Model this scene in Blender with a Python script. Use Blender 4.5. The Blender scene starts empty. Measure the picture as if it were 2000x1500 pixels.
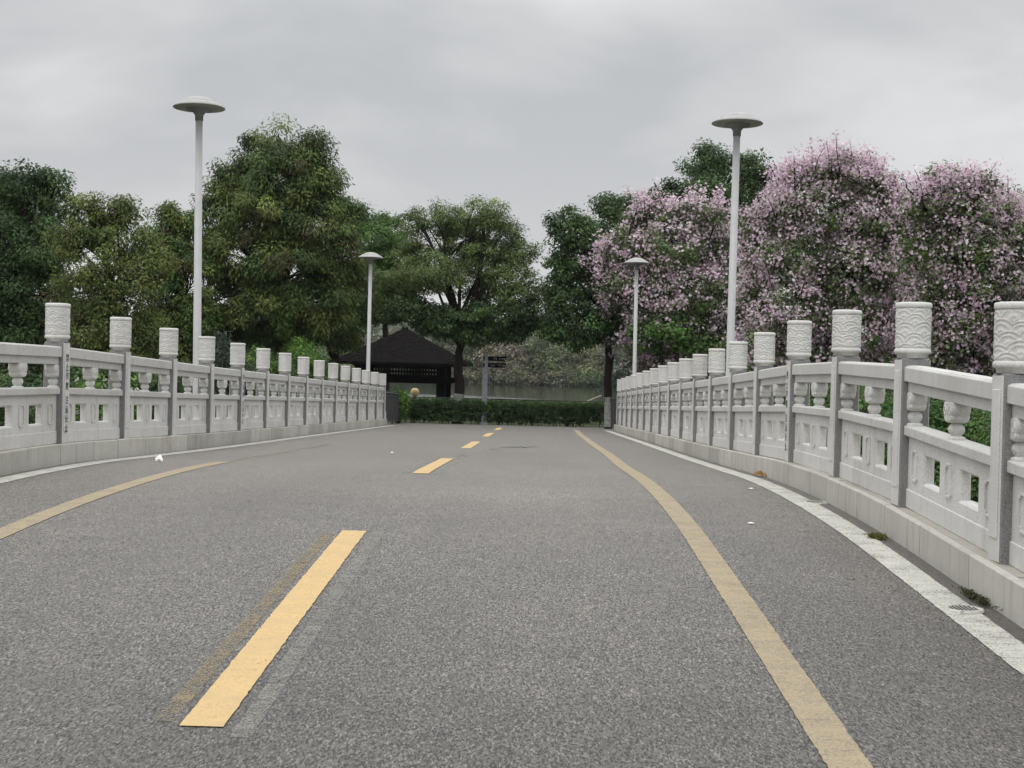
import bpy, bmesh, math, random
import numpy as np
from mathutils import Vector, Matrix

random.seed(7)
rng = np.random.default_rng(11)
PI = math.pi
scene = bpy.context.scene
COL = scene.collection

# ------------------------------------------------------------------ scene frame
# heading of the bridge is +Y, camera stands at the origin 1.6 m above the road
F = 2600.0            # focal length in photo pixels (photo 2000 wide)
ROLL = 0.0245
CAMZ = 1.6
K = 7.69e-4           # metres per (post spacing / focal pixel)
S = 2.0               # post spacing

_kn = [(-8, -1150), (-6, -900), (-3, -450), (0, -5), (2, 300), (3.61, 536), (4.61, 659), (5.61, 701), (6.61, 673),
       (7.61, 588), (8.61, 500), (12.61, 182), (16.61, -134), (20.61, -452), (24.0, -720), (28.0, -740), (40, -740)]
_kd = np.array([k[0] for k in _kn], float)
_kt = np.array([k[1] for k in _kn], float)
_km = np.gradient(_kt, _kd)


def zroad(Y):
    """height of the road surface above world zero"""
    d = min(max(Y / S, _kd[0]), _kd[-1])
    i = int(min(np.searchsorted(_kd, d, side='right') - 1, len(_kd) - 2))
    i = max(i, 0)
    h = _kd[i + 1] - _kd[i]
    t = (d - _kd[i]) / h
    a = (2 * t ** 3 - 3 * t ** 2 + 1) * _kt[i] + (t ** 3 - 2 * t ** 2 + t) * h * _km[i]
    b = (-2 * t ** 3 + 3 * t ** 2) * _kt[i + 1] + (t ** 3 - t ** 2) * h * _km[i + 1]
    return CAMZ + K * (a + b - 2080)


def uv(x, y):
    return (x - 1050) + ROLL * (y - 715), (y - 715) - ROLL * (x - 1050)


def at(x, y, Y):
    u, v = uv(x, y)
    return Vector((u * Y / F, Y, CAMZ - v * Y / F))


def road_at(x, y):
    u, v = uv(x, y)
    lo, hi = 1.0, 46.0
    for _ in range(50):
        m = (lo + hi) / 2
        if CAMZ - v * m / F > zroad(m):
            lo = m
        else:
            hi = m
    return Vector((u * lo / F, lo, zroad(lo)))


# ------------------------------------------------------------------ object helpers
def tag(o, label=None, cat=None, group=None, kind=None):
    if label: o['label'] = label
    if cat: o['category'] = cat
    if group: o['group'] = group
    if kind: o['kind'] = kind
    return o


def empty(name, loc, rz=0.0):
    o = bpy.data.objects.new(name, None)
    o.location = loc
    o.rotation_euler = (0, 0, rz)
    o.empty_display_size = 0.2
    COL.objects.link(o)
    return o


def link(name, mesh, parent=None, loc=None):
    o = bpy.data.objects.new(name, mesh)
    COL.objects.link(o)
    if parent is not None:
        o.parent = parent
    if loc is not None:
        o.location = loc
    return o


class MB:
    """collects polygons into one mesh"""
    def __init__(self):
        self.v = []; self.f = []; self.m = []; self.s = []

    def add(self, vs, fs, mi=0, smooth=False):
        b = len(self.v)
        self.v += [tuple(p) for p in vs]
        self.f += [tuple(i + b for i in f) for f in fs]
        self.m += [mi] * len(fs)
        self.s += [smooth] * len(fs)

    def box(self, x0, x1, y0, y1, z0, z1, c=0.0, mi=0, M=None):
        if c <= 0:
            vs = [(x, y, z) for x in (x0, x1) for y in (y0, y1) for z in (z0, z1)]
            fs = [(0, 1, 3, 2), (4, 6, 7, 5), (0, 4, 5, 1), (2, 3, 7, 6), (0, 2, 6, 4), (1, 5, 7, 3)]
        else:
            vs = []; idx = {}
            X = (x0, x1); Y = (y0, y1); Z = (z0, z1)
            for i in (0, 1):
                for j in (0, 1):
                    for k in (0, 1):
                        sx = c if i == 0 else -c; sy = c if j == 0 else -c; sz = c if k == 0 else -c
                        idx[(i, j, k, 0)] = len(vs); vs.append((X[i], Y[j] + sy, Z[k] + sz))
                        idx[(i, j, k, 1)] = len(vs); vs.append((X[i] + sx, Y[j], Z[k] + sz))
                        idx[(i, j, k, 2)] = len(vs); vs.append((X[i] + sx, Y[j] + sy, Z[k]))
            fs = []
            for i in (0, 1):
                q = [idx[(i, 0, 0, 0)], idx[(i, 1, 0, 0)], idx[(i, 1, 1, 0)], idx[(i, 0, 1, 0)]]
                fs.append(q if i else q[::-1])
                q = [idx[(0, i, 0, 1)], idx[(0, i, 1, 1)], idx[(1, i, 1, 1)], idx[(1, i, 0, 1)]]
                fs.append(q if i else q[::-1])
                q = [idx[(0, 0, i, 2)], idx[(1, 0, i, 2)], idx[(1, 1, i, 2)], idx[(0, 1, i, 2)]]
                fs.append(q if i else q[::-1])
            for a in (0, 1):
                for b in (0, 1):
                    fs.append([idx[(a, b, 0, 0)], idx[(a, b, 1, 0)], idx[(a, b, 1, 1)], idx[(a, b, 0, 1)]])
                    fs.append([idx[(a, 0, b, 0)], idx[(a, 1, b, 0)], idx[(a, 1, b, 2)], idx[(a, 0, b, 2)]])
                    fs.append([idx[(0, a, b, 1)], idx[(1, a, b, 1)], idx[(1, a, b, 2)], idx[(0, a, b, 2)]])
            for i in (0, 1):
                for j in (0, 1):
                    for k in (0, 1):
                        fs.append([idx[(i, j, k, 0)], idx[(i, j, k, 1)], idx[(i, j, k, 2)]])
        if M is not None:
            vs = [M @ Vector(p) for p in vs]
        self.add(vs, fs, mi)

    def lathe(self, prof, n=24, cx=0, cy=0, mi=0, smooth=True, a0=0, a1=2 * PI, sx=1, sy=1):
        full = abs(a1 - a0 - 2 * PI) < 1e-6
        cols = n if full else n + 1
        vs = []
        for r, z in prof:
            for k in range(cols):
                a = a0 + (a1 - a0) * k / n
                vs.append((cx + r * math.cos(a) * sx, cy + r * math.sin(a) * sy, z))
        fs = []
        for j in range(len(prof) - 1):
            for k in range(n):
                k2 = (k + 1) % cols
                fs.append((j * cols + k, j * cols + k2, (j + 1) * cols + k2, (j + 1) * cols + k))
        self.add(vs, fs, mi, smooth)

    def tube(self, pts, rad, n=8, mi=0, cap=True):
        pts = [Vector(p) for p in pts]
        vs = []; m = len(pts)
        up = Vector((0, 0, 1))
        for i, p in enumerate(pts):
            t = (pts[min(i + 1, m - 1)] - pts[max(i - 1, 0)])
            if t.length < 1e-9: t = Vector((0, 0, 1))
            t.normalize()
            ref = Vector((1, 0, 0)) if abs(t.x) < 0.8 else Vector((0, 1, 0))
            a = t.cross(ref).normalized(); b = t.cross(a)
            for k in range(n):
                an = 2 * PI * k / n
                vs.append(p + rad[i] * (math.cos(an) * a + math.sin(an) * b))
        fs = [(i * n + k, i * n + (k + 1) % n, (i + 1) * n + (k + 1) % n, (i + 1) * n + k)
              for i in range(m - 1) for k in range(n)]
        self.add(vs, fs, mi, True)
        if cap:
            self.add([vs[k] for k in range(n)], [tuple(range(n))[::-1]], mi)
            self.add([vs[(m - 1) * n + k] for k in range(n)], [tuple(range(n))], mi)

    def mesh(self, name, *mats, fix=True):
        me = bpy.data.meshes.new(name)
        me.from_pydata(self.v, [], self.f)
        for m in mats: me.materials.append(m)
        me.polygons.foreach_set('material_index', self.m)
        me.polygons.foreach_set('use_smooth', self.s)
        me.update()
        if fix:
            bm = bmesh.new(); bm.from_mesh(me)
            bmesh.ops.recalc_face_normals(bm, faces=bm.faces)
            bm.to_mesh(me); bm.free()
        return me

    def build(self, name, mats, parent=None, loc=None, fix=True):
        if not isinstance(mats, (list, tuple)): mats = [mats]
        return link(name, self.mesh(name, *mats, fix=fix), parent, loc)


# ------------------------------------------------------------------ materials
def new_mat(name):
    m = bpy.data.materials.new(name); m.use_nodes = True
    nt = m.node_tree
    for n in list(nt.nodes): nt.nodes.remove(n)
    out = nt.nodes.new('ShaderNodeOutputMaterial')
    return m, nt, out


class NT:
    def __init__(self, nt): self.t = nt

    def n(self, typ, **kw):
        nd = self.t.nodes.new(typ)
        ins = kw.pop('ins', {})
        for k, v in kw.items(): setattr(nd, k, v)
        for k, v in ins.items():
            if hasattr(v, 'is_output'): self.t.links.new(v, nd.inputs[k])
            else: nd.inputs[k].default_value = v
        return nd

    def noise(self, vec, scale, detail=4, rough=0.55, dist=0):
        return self.n('ShaderNodeTexNoise', ins={'Vector': vec, 'Scale': scale, 'Detail': detail, 'Roughness': rough, 'Distortion': dist}).outputs['Fac']

    def ramp(self, fac, stops, interp='LINEAR'):
        r = self.n('ShaderNodeValToRGB', ins={'Fac': fac})
        cr = r.color_ramp; cr.interpolation = interp
        while len(cr.elements) < len(stops): cr.elements.new(0.5)
        for e, (p, c) in zip(cr.elements, stops):
            e.position = p
            e.color = (c, c, c, 1) if isinstance(c, (int, float)) else (*c, 1)
        return r.outputs['Color']

    def mix(self, fac, a, b, mode='MIX'):
        m = self.n('ShaderNodeMix', data_type='RGBA', blend_type=mode)
        for i, v in ((0, fac), (6, a), (7, b)):
            if hasattr(v, 'is_output'): self.t.links.new(v, m.inputs[i])
            elif i == 0: m.inputs[0].default_value = v
            else: m.inputs[i].default_value = (*v, 1) if isinstance(v, tuple) else (v, v, v, 1)
        return m.outputs[2]

    def math(self, op, a, b=0.0, c=0.0, clamp=False):
        m = self.n('ShaderNodeMath', operation=op, use_clamp=clamp)
        for i, v in enumerate((a, b, c)):
            if hasattr(v, 'is_output'): self.t.links.new(v, m.inputs[i])
            else: m.inputs[i].default_value = v
        return m.outputs[0]

    def pos(self): return self.n('ShaderNodeNewGeometry').outputs['Position']
    def obj(self): return self.n('ShaderNodeTexCoord').outputs['Object']

    def bump(self, h, strength=0.3, dist=0.01):
        return self.n('ShaderNodeBump', ins={'Height': h, 'Strength': strength, 'Distance': dist}).outputs['Normal']

    def principled(self, out, col, rough=0.7, spec=0.3, normal=None, **kw):
        p = self.n('ShaderNodeBsdfPrincipled')
        def put(k, v):
            if hasattr(v, 'is_output'): self.t.links.new(v, p.inputs[k])
            elif isinstance(v, tuple): p.inputs[k].default_value = (*v, 1)
            else: p.inputs[k].default_value = v
        put('Base Color', col); put('Roughness', rough); put('Specular IOR Level', spec)
        if normal is not None: put('Normal', normal)
        for k, v in kw.items(): put(k, v)
        self.t.links.new(p.outputs[0], out.inputs['Surface'])
        return p


def stone(name, base, speck, dirt=(0.20, 0.19, 0.16), dirt_amt=0.35, grain=260.0, bump=0.25, island=False):
    m, nt, out = new_mat(name); N = NT(nt)
    P = N.pos()
    big = N.noise(P, 1.3, 5, 0.6)
    mid = N.noise(P, 9.0, 5, 0.65)
    fine = N.noise(P, grain, 2, 0.7)
    c = N.mix(N.ramp(fine, [(0.30, 0.0), (0.72, 1.0)]), speck, base)
    c = N.mix(N.ramp(mid, [(0.35, 0.0), (0.75, 0.22)]), c, tuple(b * 1.12 for b in base))
    st = N.math('MULTIPLY', N.ramp(big, [(0.48, 0.0), (0.72, 1.0)]), N.ramp(mid, [(0.35, 0.2), (0.7, 1.0)]))
    # streaks running down
    mp = N.n('ShaderNodeMapping', ins={'Vector': P, 'Scale': (14, 14, 1.3)}).outputs[0]
    streak = N.ramp(N.noise(mp, 1.0, 4, 0.6), [(0.52, 0.0), (0.78, 1.0)])
    st = N.math('ADD', st, N.math('MULTIPLY', streak, 0.8 if island else 0.6), clamp=True)
    c = N.mix(N.math('MULTIPLY', st, dirt_amt), c, dirt)
    if island:
        ri = N.n('ShaderNodeNewGeometry').outputs['Random Per Island']
        c = N.mix(1.0, c, N.ramp(ri, [(0.0, 0.82), (0.5, 0.97), (1.0, 1.08)]), 'MULTIPLY')
    h = N.math('ADD', N.math('MULTIPLY', fine, 0.5), mid)
    N.principled(out, c, 0.78, 0.25, N.bump(h, bump, 0.006))
    return m


M = {}
M['granite'] = stone('white granite', (0.76, 0.75, 0.725), (0.41, 0.405, 0.395), dirt=(0.27, 0.245, 0.20), dirt_amt=0.50, grain=150)
M['granite_rail'] = stone('grey granite', (0.68, 0.67, 0.64), (0.34, 0.34, 0.33), dirt=(0.26, 0.24, 0.20), dirt_amt=0.46, grain=150)
M['granite_rough'] = stone('hammered granite', (0.33, 0.325, 0.325), (0.09, 0.09, 0.095), dirt=(0.16, 0.15, 0.13), dirt_amt=0.25, grain=170, bump=0.6)
M['kerb'] = stone('kerb granite', (0.56, 0.545, 0.495), (0.36, 0.35, 0.325), dirt=(0.20, 0.17, 0.13), dirt_amt=0.6, grain=220, island=True)


M['coping'] = stone('coping granite', (0.47, 0.44, 0.385), (0.30, 0.285, 0.25), dirt=(0.15, 0.12, 0.085), dirt_amt=0.6, grain=200, island=True)


def mat_asphalt(name, mul=1.0):
    m, nt, out = new_mat(name); N = NT(nt)
    P = N.pos()
    Pg = N.n('ShaderNodeMapping', ins={'Vector': P, 'Scale': (1.0, 0.36, 1.0)}).outputs[0]
    vor = N.n('ShaderNodeTexVoronoi', ins={'Vector': Pg, 'Scale': 150.0, 'Randomness': 1.0})
    cell = N.n('ShaderNodeSeparateColor', ins={'Color': vor.outputs['Color']}).outputs[0]
    stonec = N.ramp(cell, [(0.0, 0.105), (0.35, 0.155), (0.80, 0.22), (1.0, 0.38)])
    gap = N.ramp(N.noise(Pg, 100, 3, 0.7), [(0.42, 0.0), (0.50, 1.0)])
    c = N.mix(gap, (0.028, 0.027, 0.027), stonec)
    med = N.noise(P, 5.0, 5, 0.65)
    big = N.noise(P, 0.45, 4, 0.6)
    mp = N.n('ShaderNodeMapping', ins={'Vector': P, 'Scale': (1.1, 0.12, 1)}).outputs[0]
    lane = N.noise(mp, 1.0, 4, 0.55)
    g = N.math('MULTIPLY', N.math('MULTIPLY', N.ramp(med, [(0.3, 0.88), (0.7, 1.1)]), N.ramp(big, [(0.3, 0.86), (0.7, 1.13)])),
               N.math('MULTIPLY', N.ramp(lane, [(0.3, 0.88), (0.7, 1.1)]), mul))
    c = N.mix(1.0, c, N.mix(1.0, (1.0, 0.925, 0.835), g, 'MULTIPLY'), 'MULTIPLY')
    sp = N.n('ShaderNodeSeparateXYZ', ins={'Vector': P})
    # grazing-view brightening painted into the colour: darker near, paler farther along the bridge
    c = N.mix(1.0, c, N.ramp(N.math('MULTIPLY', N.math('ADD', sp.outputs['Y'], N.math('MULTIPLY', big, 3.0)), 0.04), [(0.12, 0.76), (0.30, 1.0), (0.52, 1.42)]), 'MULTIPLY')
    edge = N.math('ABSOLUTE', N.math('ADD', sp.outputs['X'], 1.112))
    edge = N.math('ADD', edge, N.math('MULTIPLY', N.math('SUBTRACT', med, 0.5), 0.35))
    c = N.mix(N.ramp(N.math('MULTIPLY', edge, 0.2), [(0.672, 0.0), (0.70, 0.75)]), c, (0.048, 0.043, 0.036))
    # older darker repair stains with ragged outline
    stn = N.noise(N.n('ShaderNodeMapping', ins={'Vector': P, 'Scale': (0.55, 0.8, 1), 'Location': (3.3, 1.2, 0)}).outputs[0], 1.0, 6, 0.7)
    c = N.mix(N.ramp(stn, [(0.60, 0.0), (0.66, 0.28)]), c, (0.06, 0.055, 0.05))
    c = N.mix(N.ramp(stn, [(0.30, 0.22), (0.38, 0.0)]), c, (0.27, 0.255, 0.235))
    h = N.math('ADD', N.math('MULTIPLY', gap, 0.6), N.math('MULTIPLY', cell, 0.6))
    p = N.principled(out, c, 0.55, 0.5, N.bump(h, 0.5, 0.005))
    p.inputs['Sheen Weight'].default_value = 0.5; p.inputs['Sheen Roughness'].default_value = 0.18; p.inputs['Sheen Tint'].default_value = (1.0, 0.93, 0.84, 1)
    return m


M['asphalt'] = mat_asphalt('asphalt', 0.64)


def mat_paint(name, col, worn=(0.17, 0.165, 0.155), lo=0.36, hi=0.47, cover=1.0, dusty=None):
    """thermoplastic road paint, worn through to the aggregate"""
    m, nt, out = new_mat(name); N = NT(nt)
    P = N.pos()
    gr = N.noise(P, 90, 3, 0.7)
    md = N.noise(P, 6, 4, 0.6)
    mp = N.n('ShaderNodeMapping', ins={'Vector': P, 'Scale': (3.0, 26.0, 1)}).outputs[0]
    cr = N.noise(mp, 1.0, 4, 0.7)
    f = N.math('ADD', N.math('MULTIPLY', gr, 0.6), N.math('ADD', N.math('MULTIPLY', md, 0.25), N.math('MULTIPLY', cr, 0.2)))
    mask = N.ramp(f, [(lo, 0.0), (hi, 1.0)])
    c = N.mix(N.ramp(md, [(0.35, 0.0), (0.75, 0.6)]), col, dusty or tuple(a * 0.82 for a in col))
    c = N.mix(mask, worn, c)
    p = N.principled(out, c, 0.75, 0.25, N.bump(gr, 0.3, 0.003))
    if cover < 1.0:
        tr = N.n('ShaderNodeBsdfTransparent')
        mx = N.n('ShaderNodeMixShader')
        a = N.math('MULTIPLY', mask, cover)
        nt.links.new(a, mx.inputs[0]); nt.links.new(tr.outputs[0], mx.inputs[1]); nt.links.new(p.outputs[0], mx.inputs[2])
        nt.links.new(mx.outputs[0], out.inputs['Surface'])
    return m


M['yellow'] = mat_paint('yellow paint', (0.56, 0.395, 0.185), worn=(0.24, 0.19, 0.12), lo=0.39, hi=0.49, dusty=(0.36, 0.275, 0.165))
M['yellow_old'] = mat_paint('worn yellow paint', (0.35, 0.285, 0.18), worn=(0.19, 0.165, 0.13), lo=0.42, hi=0.57, dusty=(0.30, 0.255, 0.175))
M['yellow_gone'] = mat_paint('nearly gone yellow paint', (0.30, 0.24, 0.15), lo=0.46, hi=0.62, cover=0.6)
M['white_paint'] = mat_paint('white road paint', (0.54, 0.53, 0.475), lo=0.42, hi=0.55, dusty=(0.50, 0.49, 0.44))
M['ghost_brown'] = mat_paint('scraped yellow paint', (0.30, 0.235, 0.135), lo=0.42, hi=0.60, cover=0.8)
M['ghost_grey'] = mat_paint('scraped grey paint', (0.31, 0.305, 0.27), lo=0.41, hi=0.60, cover=0.7)


def mat_plain(name, col, rough=0.6, spec=0.3, var=0.15, scale=12.0, metallic=0.0, bump=0.0):
    m, nt, out = new_mat(name); N = NT(nt)
    P = N.obj()
    nz = N.noise(P, scale, 5, 0.6)
    c = N.mix(N.ramp(nz, [(0.3, 0.0), (0.7, 1.0)]), tuple(a * (1 - var) for a in col), tuple(min(a * (1 + var), 1) for a in col))
    N.principled(out, c, rough, spec, N.bump(nz, bump, 0.01) if bump else None, Metallic=metallic)
    return m


M['lamp_pole'] = mat_plain('lamp pole paint', (0.42, 0.42, 0.425), 0.45, 0.4, 0.07, 5)
M['lamp_head'] = mat_plain('lamp head paint', (0.34, 0.34, 0.335), 0.5, 0.35, 0.12, 8)
M['lamp_dark'] = mat_plain('lamp collar', (0.19, 0.19, 0.20), 0.5, 0.4, 0.1, 9)
M['dark_wood'] = mat_plain('dark stained timber', (0.0075, 0.0064, 0.006), 0.85, 0.04, 0.5, 9, bump=0.3)
M['iron'] = mat_plain('dark iron', (0.05, 0.05, 0.052), 0.55, 0.4, 0.2, 12)
M['grey_metal'] = mat_plain('grey painted metal', (0.27, 0.29, 0.31), 0.5, 0.4, 0.15, 7)
M['sign_board'] = mat_plain('black sign board', (0.003, 0.0035, 0.004), 0.6, 0.1, 0.15, 12)
M['sign_mark'] = mat_plain('sign lettering', (0.45, 0.46, 0.46), 0.6, 0.2, 0.2, 30)
M['ink'] = mat_plain('inscription paint', (0.055, 0.06, 0.058), 0.7, 0.2, 0.4, 60)
M['globe'] = mat_plain('yellowed lamp globe', (0.82, 0.64, 0.28), 0.35, 0.45, 0.08, 4)
M['whitewash'] = mat_plain('lime wash', (0.28, 0.285, 0.27), 0.85, 0.1, 0.5, 9)
M['paper'] = mat_plain('white paper', (0.82, 0.82, 0.82), 0.8, 0.1, 0.04, 20)
M['dead_leaf'] = mat_plain('dead leaf', (0.24, 0.13, 0.04), 0.7, 0.2, 0.4, 25)
M['pole_pale'] = mat_plain('pale pole', (0.52, 0.45, 0.40), 0.6, 0.2, 0.2, 10)
M['crack'] = mat_plain('road crack', (0.045, 0.044, 0.044), 0.85, 0.1, 0.3, 20)
M['petals_white'] = mat_plain('white petals', (0.7, 0.68, 0.7), 0.7, 0.1, 0.1, 20)


def mat_bark(name, col):
    m, nt, out = new_mat(name); N = NT(nt)
    P = N.obj()
    mp = N.n('ShaderNodeMapping', ins={'Vector': P, 'Scale': (14, 14, 3)}).outputs[0]
    nz = N.noise(mp, 1.0, 6, 0.7)
    c = N.mix(N.ramp(nz, [(0.3, 0.0), (0.7, 1.0)]), tuple(a * 0.55 for a in col), tuple(a * 1.3 for a in col))
    N.principled(out, c, 0.9, 0.1, N.bump(nz, 0.7, 0.03))
    return m


M['bark'] = mat_bark('bark', (0.030, 0.024, 0.021))
M['bark_far'] = mat_bark('bark grey', (0.05, 0.045, 0.04))


def mat_leaf(name, trans=0.36, rough=0.55, spec=0.22):
    m, nt, out = new_mat(name); N = NT(nt)
    a = N.n('ShaderNodeAttribute', attribute_name='col').outputs['Color']
    p = N.n('ShaderNodeBsdfPrincipled', ins={'Base Color': a, 'Roughness': rough, 'Specular IOR Level': spec})
    t = N.n('ShaderNodeBsdfTranslucent', ins={'Color': a})
    mx = N.n('ShaderNodeMixShader', ins={0: trans, 1: p.outputs[0], 2: t.outputs[0]})
    nt.links.new(mx.outputs[0], out.inputs['Surface'])
    return m


M['leaf'] = mat_leaf('leaves')
M['petal'] = mat_leaf('petals', 0.42, 0.7, 0.1)


# ------------------------------------------------------------------ camera
cam_d = bpy.data.cameras.new('camera')
cam = bpy.data.objects.new('camera', cam_d); COL.objects.link(cam)
cam_d.sensor_width = 36.0; cam_d.sensor_fit = 'HORIZONTAL'
cam_d.lens = F / 2000 * 36.0
cam_d.clip_start = 0.05; cam_d.clip_end = 5000
fw = Vector((50, 35, -F)).normalized()
up = Vector((math.sin(ROLL), math.cos(ROLL), 0))
up = (up - fw * up.dot(fw)).normalized()
rt = fw.cross(up)
R = Matrix((rt, fw, up))
mw = R.to_4x4(); mw.translation = (0, 0, CAMZ)
cam.matrix_world = mw
scene.camera = cam

# ------------------------------------------------------------------ world and sun
SUN_EL, SUN_AZ = math.radians(62), math.radians(-140)      # azimuth from +Y towards +X
w = bpy.data.worlds.new('World'); scene.world = w; w.use_nodes = True
nt = w.node_tree
for n in list(nt.nodes): nt.nodes.remove(n)
N = NT(nt)
sky = N.n('ShaderNodeTexSky', sky_type='NISHITA', sun_disc=False, sun_elevation=SUN_EL, sun_rotation=SUN_AZ, air_density=1.0, dust_density=4.0)
dirv = N.n('ShaderNodeTexCoord').outputs['Generated']
sep = N.n('ShaderNodeSeparateXYZ', ins={'Vector': dirv})
zz = N.math('MAXIMUM', sep.outputs['Z'], 0.0)
den = N.math('ADD', zz, 0.34)
px = N.math('DIVIDE', sep.outputs['X'], den)
py = N.math('DIVIDE', sep.outputs['Y'], den)
pv = N.n('ShaderNodeCombineXYZ', ins={'X': px, 'Y': py, 'Z': 3.1}).outputs[0]
n1 = N.noise(pv, 1.15, 5, 0.5, 0.3)
n2 = N.noise(N.n('ShaderNodeMapping', ins={'Vector': pv, 'Location': (4.2, 1.7, 0), 'Scale': (0.8, 1.0, 1)}).outputs[0], 3.2, 5, 0.52, 0.35)
cl = N.math('ADD', N.math('MULTIPLY', n1, 0.68), N.math('MULTIPLY', n2, 0.32))
ccol = N.ramp(cl, [(0.40, (0.49, 0.505, 0.525)), (0.49, (0.61, 0.62, 0.63)), (0.60, (0.79, 0.795, 0.795))])
# towards the horizon the deck evens out to a pale warm grey
hz = N.ramp(zz, [(0.0, 1.0), (0.16, 0.25), (0.3, 0.0)])
ccol = N.mix(N.math('MULTIPLY', hz, 0.82), ccol, (0.715, 0.713, 0.713))
# an overcast dome is brighter overhead
gain = N.ramp(zz, [(0.0, 0.40), (0.26, 0.40), (1.0, 1.25)])
gain = N.math('MULTIPLY', gain, 25.0)
csc = N.n('ShaderNodeVectorMath', operation='SCALE', ins={0: ccol, 'Scale': gain}).outputs[0]
ssc = N.n('ShaderNodeVectorMath', operation='SCALE', ins={0: sky.outputs[0], 'Scale': 0.04}).outputs[0]
sm = N.n('ShaderNodeVectorMath', operation='ADD', ins={0: csc, 1: ssc}).outputs[0]
bg = N.n('ShaderNodeBackground', ins={'Color': sm, 'Strength': 0.1})
wo = N.n('ShaderNodeOutputWorld')
nt.links.new(bg.outputs[0], wo.inputs['Surface'])

sd = bpy.data.lights.new('sun', 'SUN'); sd.energy = 0.9; sd.angle = math.radians(25); sd.color = (1.0, 0.97, 0.92)
so = bpy.data.objects.new('sun', sd); COL.objects.link(so)
so.location = (0, 0, 60)
dv = Vector((math.sin(SUN_AZ) * math.cos(SUN_EL), math.cos(SUN_AZ) * math.cos(SUN_EL), math.sin(SUN_EL)))
so.rotation_euler = (-dv).to_track_quat('-Z', 'Y').to_euler()

scene.view_settings.view_transform = 'Standard'
scene.view_settings.look = 'None'
scene.view_settings.exposure = 0.0
scene.view_settings.gamma = 1.0
scene.view_settings.use_curve_mapping = False
try:
    scene.cycles.use_denoising = True
    scene.cycles.max_bounces = 6
    scene.cycles.diffuse_bounces = 3
    scene.cycles.transparent_max_bounces = 8
except Exception:
    pass

# ------------------------------------------------------------------ ground, water, hills
M_ground, nt, out = new_mat('grass and soil'); N = NT(nt)
P = N.pos()
g1 = N.noise(P, 0.5, 5, 0.6); g2 = N.noise(P, 14, 4, 0.7)
c = N.mix(N.ramp(g1, [(0.4, 0.0), (0.6, 1.0)]), (0.035, 0.05, 0.018), (0.055, 0.048, 0.03))
c = N.mix(N.ramp(g2, [(0.3, 0.0), (0.8, 0.7)]), c, (0.05, 0.08, 0.02))
N.principled(out, c, 0.9, 0.1, N.bump(g2, 0.6, 0.05))


def ground_z(x, y):
    if y < 36: z = -1.55
    elif y < 40: z = -1.55 + (y - 36) / 4 * 0.9
    elif y < 62: z = -0.65
    elif y < 67: z = -0.65 - (y - 62) / 5 * 2.5
    elif y < 236: z = -3.15
    elif y < 246: z = -3.15 + (y - 236) / 10 * 2.0
    else: z = -1.15 + min((y - 246) * 0.03, 3.0)
    return z


ys = [-60, -30, -12, 0, 12, 24, 34, 36, 38, 40, 44, 48, 52, 57, 62, 64, 67, 80, 120, 180, 230, 236, 240, 246, 260, 300, 400, 600, 900, 1500, 2600]
xs = [-1800, -700, -300, -120, -60, -30, -18, -12, -8, -5.2, -2, 0, 1, 3, 6, 10, 16, 30, 60, 120, 300, 700, 1800]
mb = MB()
vs = [(x, y, ground_z(x, y)) for y in ys for x in xs]
nx = len(xs)
mb.add(vs, [(j * nx + i, j * nx + i + 1, (j + 1) * nx + i + 1, (j + 1) * nx + i) for j in range(len(ys) - 1) for i in range(nx - 1)])
tag(mb.build('ground', M_ground), kind='structure')

M_water, nt, out = new_mat('lake water'); N = NT(nt)
P = N.pos()
sx_ = N.n('ShaderNodeSeparateXYZ', ins={'Vector': P})
wn = N.noise(N.n('ShaderNodeMapping', ins={'Vector': P, 'Scale': (0.05, 0.16, 1)}).outputs[0], 1.0, 4, 0.6)
def breeze(y0, y1, x1):
    # a catspaw: wind ruffled patch with a feathered outline
    c0, hw_ = (y0 + y1) / 2, (y1 - y0) / 2
    dy = N.math('DIVIDE', N.math('ABSOLUTE', N.math('SUBTRACT', sx_.outputs['Y'], c0)), hw_)
    dx = N.math('MULTIPLY', N.math('MAXIMUM', N.math('SUBTRACT', sx_.outputs['X'], x1), 0.0), 0.10)
    q = N.math('ADD', N.math('ADD', dy, dx), N.math('MULTIPLY', N.math('SUBTRACT', wn, 0.5), 1.6))
    return N.ramp(q, [(0.55, 1.0), (1.15, 0.0)])
band = N.math('MAXIMUM', breeze(128, 154, -8.0), breeze(206, 228, -26.0))
mpr = N.n('ShaderNodeMapping', ins={'Vector': P, 'Scale': (0.55, 1.0, 1)}).outputs[0]
rip = N.n('ShaderNodeTexNoise', ins={'Vector': mpr, 'Scale': 1.3, 'Detail': 4, 'Roughness': 0.65}).outputs['Color']
cen = N.n('ShaderNodeVectorMath', operation='SUBTRACT', ins={0: rip, 1: (0.5, 0.5, 0.5)}).outputs[0]
amp = N.math('ADD', N.math('MULTIPLY', band, 0.55), 0.035)
nsc = N.n('ShaderNodeVectorMath', operation='SCALE', ins={0: cen, 'Scale': amp}).outputs[0]
nfl = N.n('ShaderNodeVectorMath', operation='MULTIPLY', ins={0: nsc, 1: (1, 1, 0)}).outputs[0]
nup = N.n('ShaderNodeVectorMath', operation='ADD', ins={0: nfl, 1: (0, 0, 1)}).outputs[0]
nno = N.n('ShaderNodeVectorMath', operation='NORMALIZE', ins={0: nup}).outputs[0]
N.principled(out, (0.022, 0.028, 0.020), N.math('ADD', N.math('MULTIPLY', band, 0.12), 0.08), 0.5, nno, IOR=1.33)
mb = MB(); mb.add([(-700, 62, -1.9), (700, 62, -1.9), (700, 246, -1.9), (-700, 246, -1.9)], [(0, 1, 2, 3)])
tag(mb.build('lake_water', M_water, fix=False), kind='structure')

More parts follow.
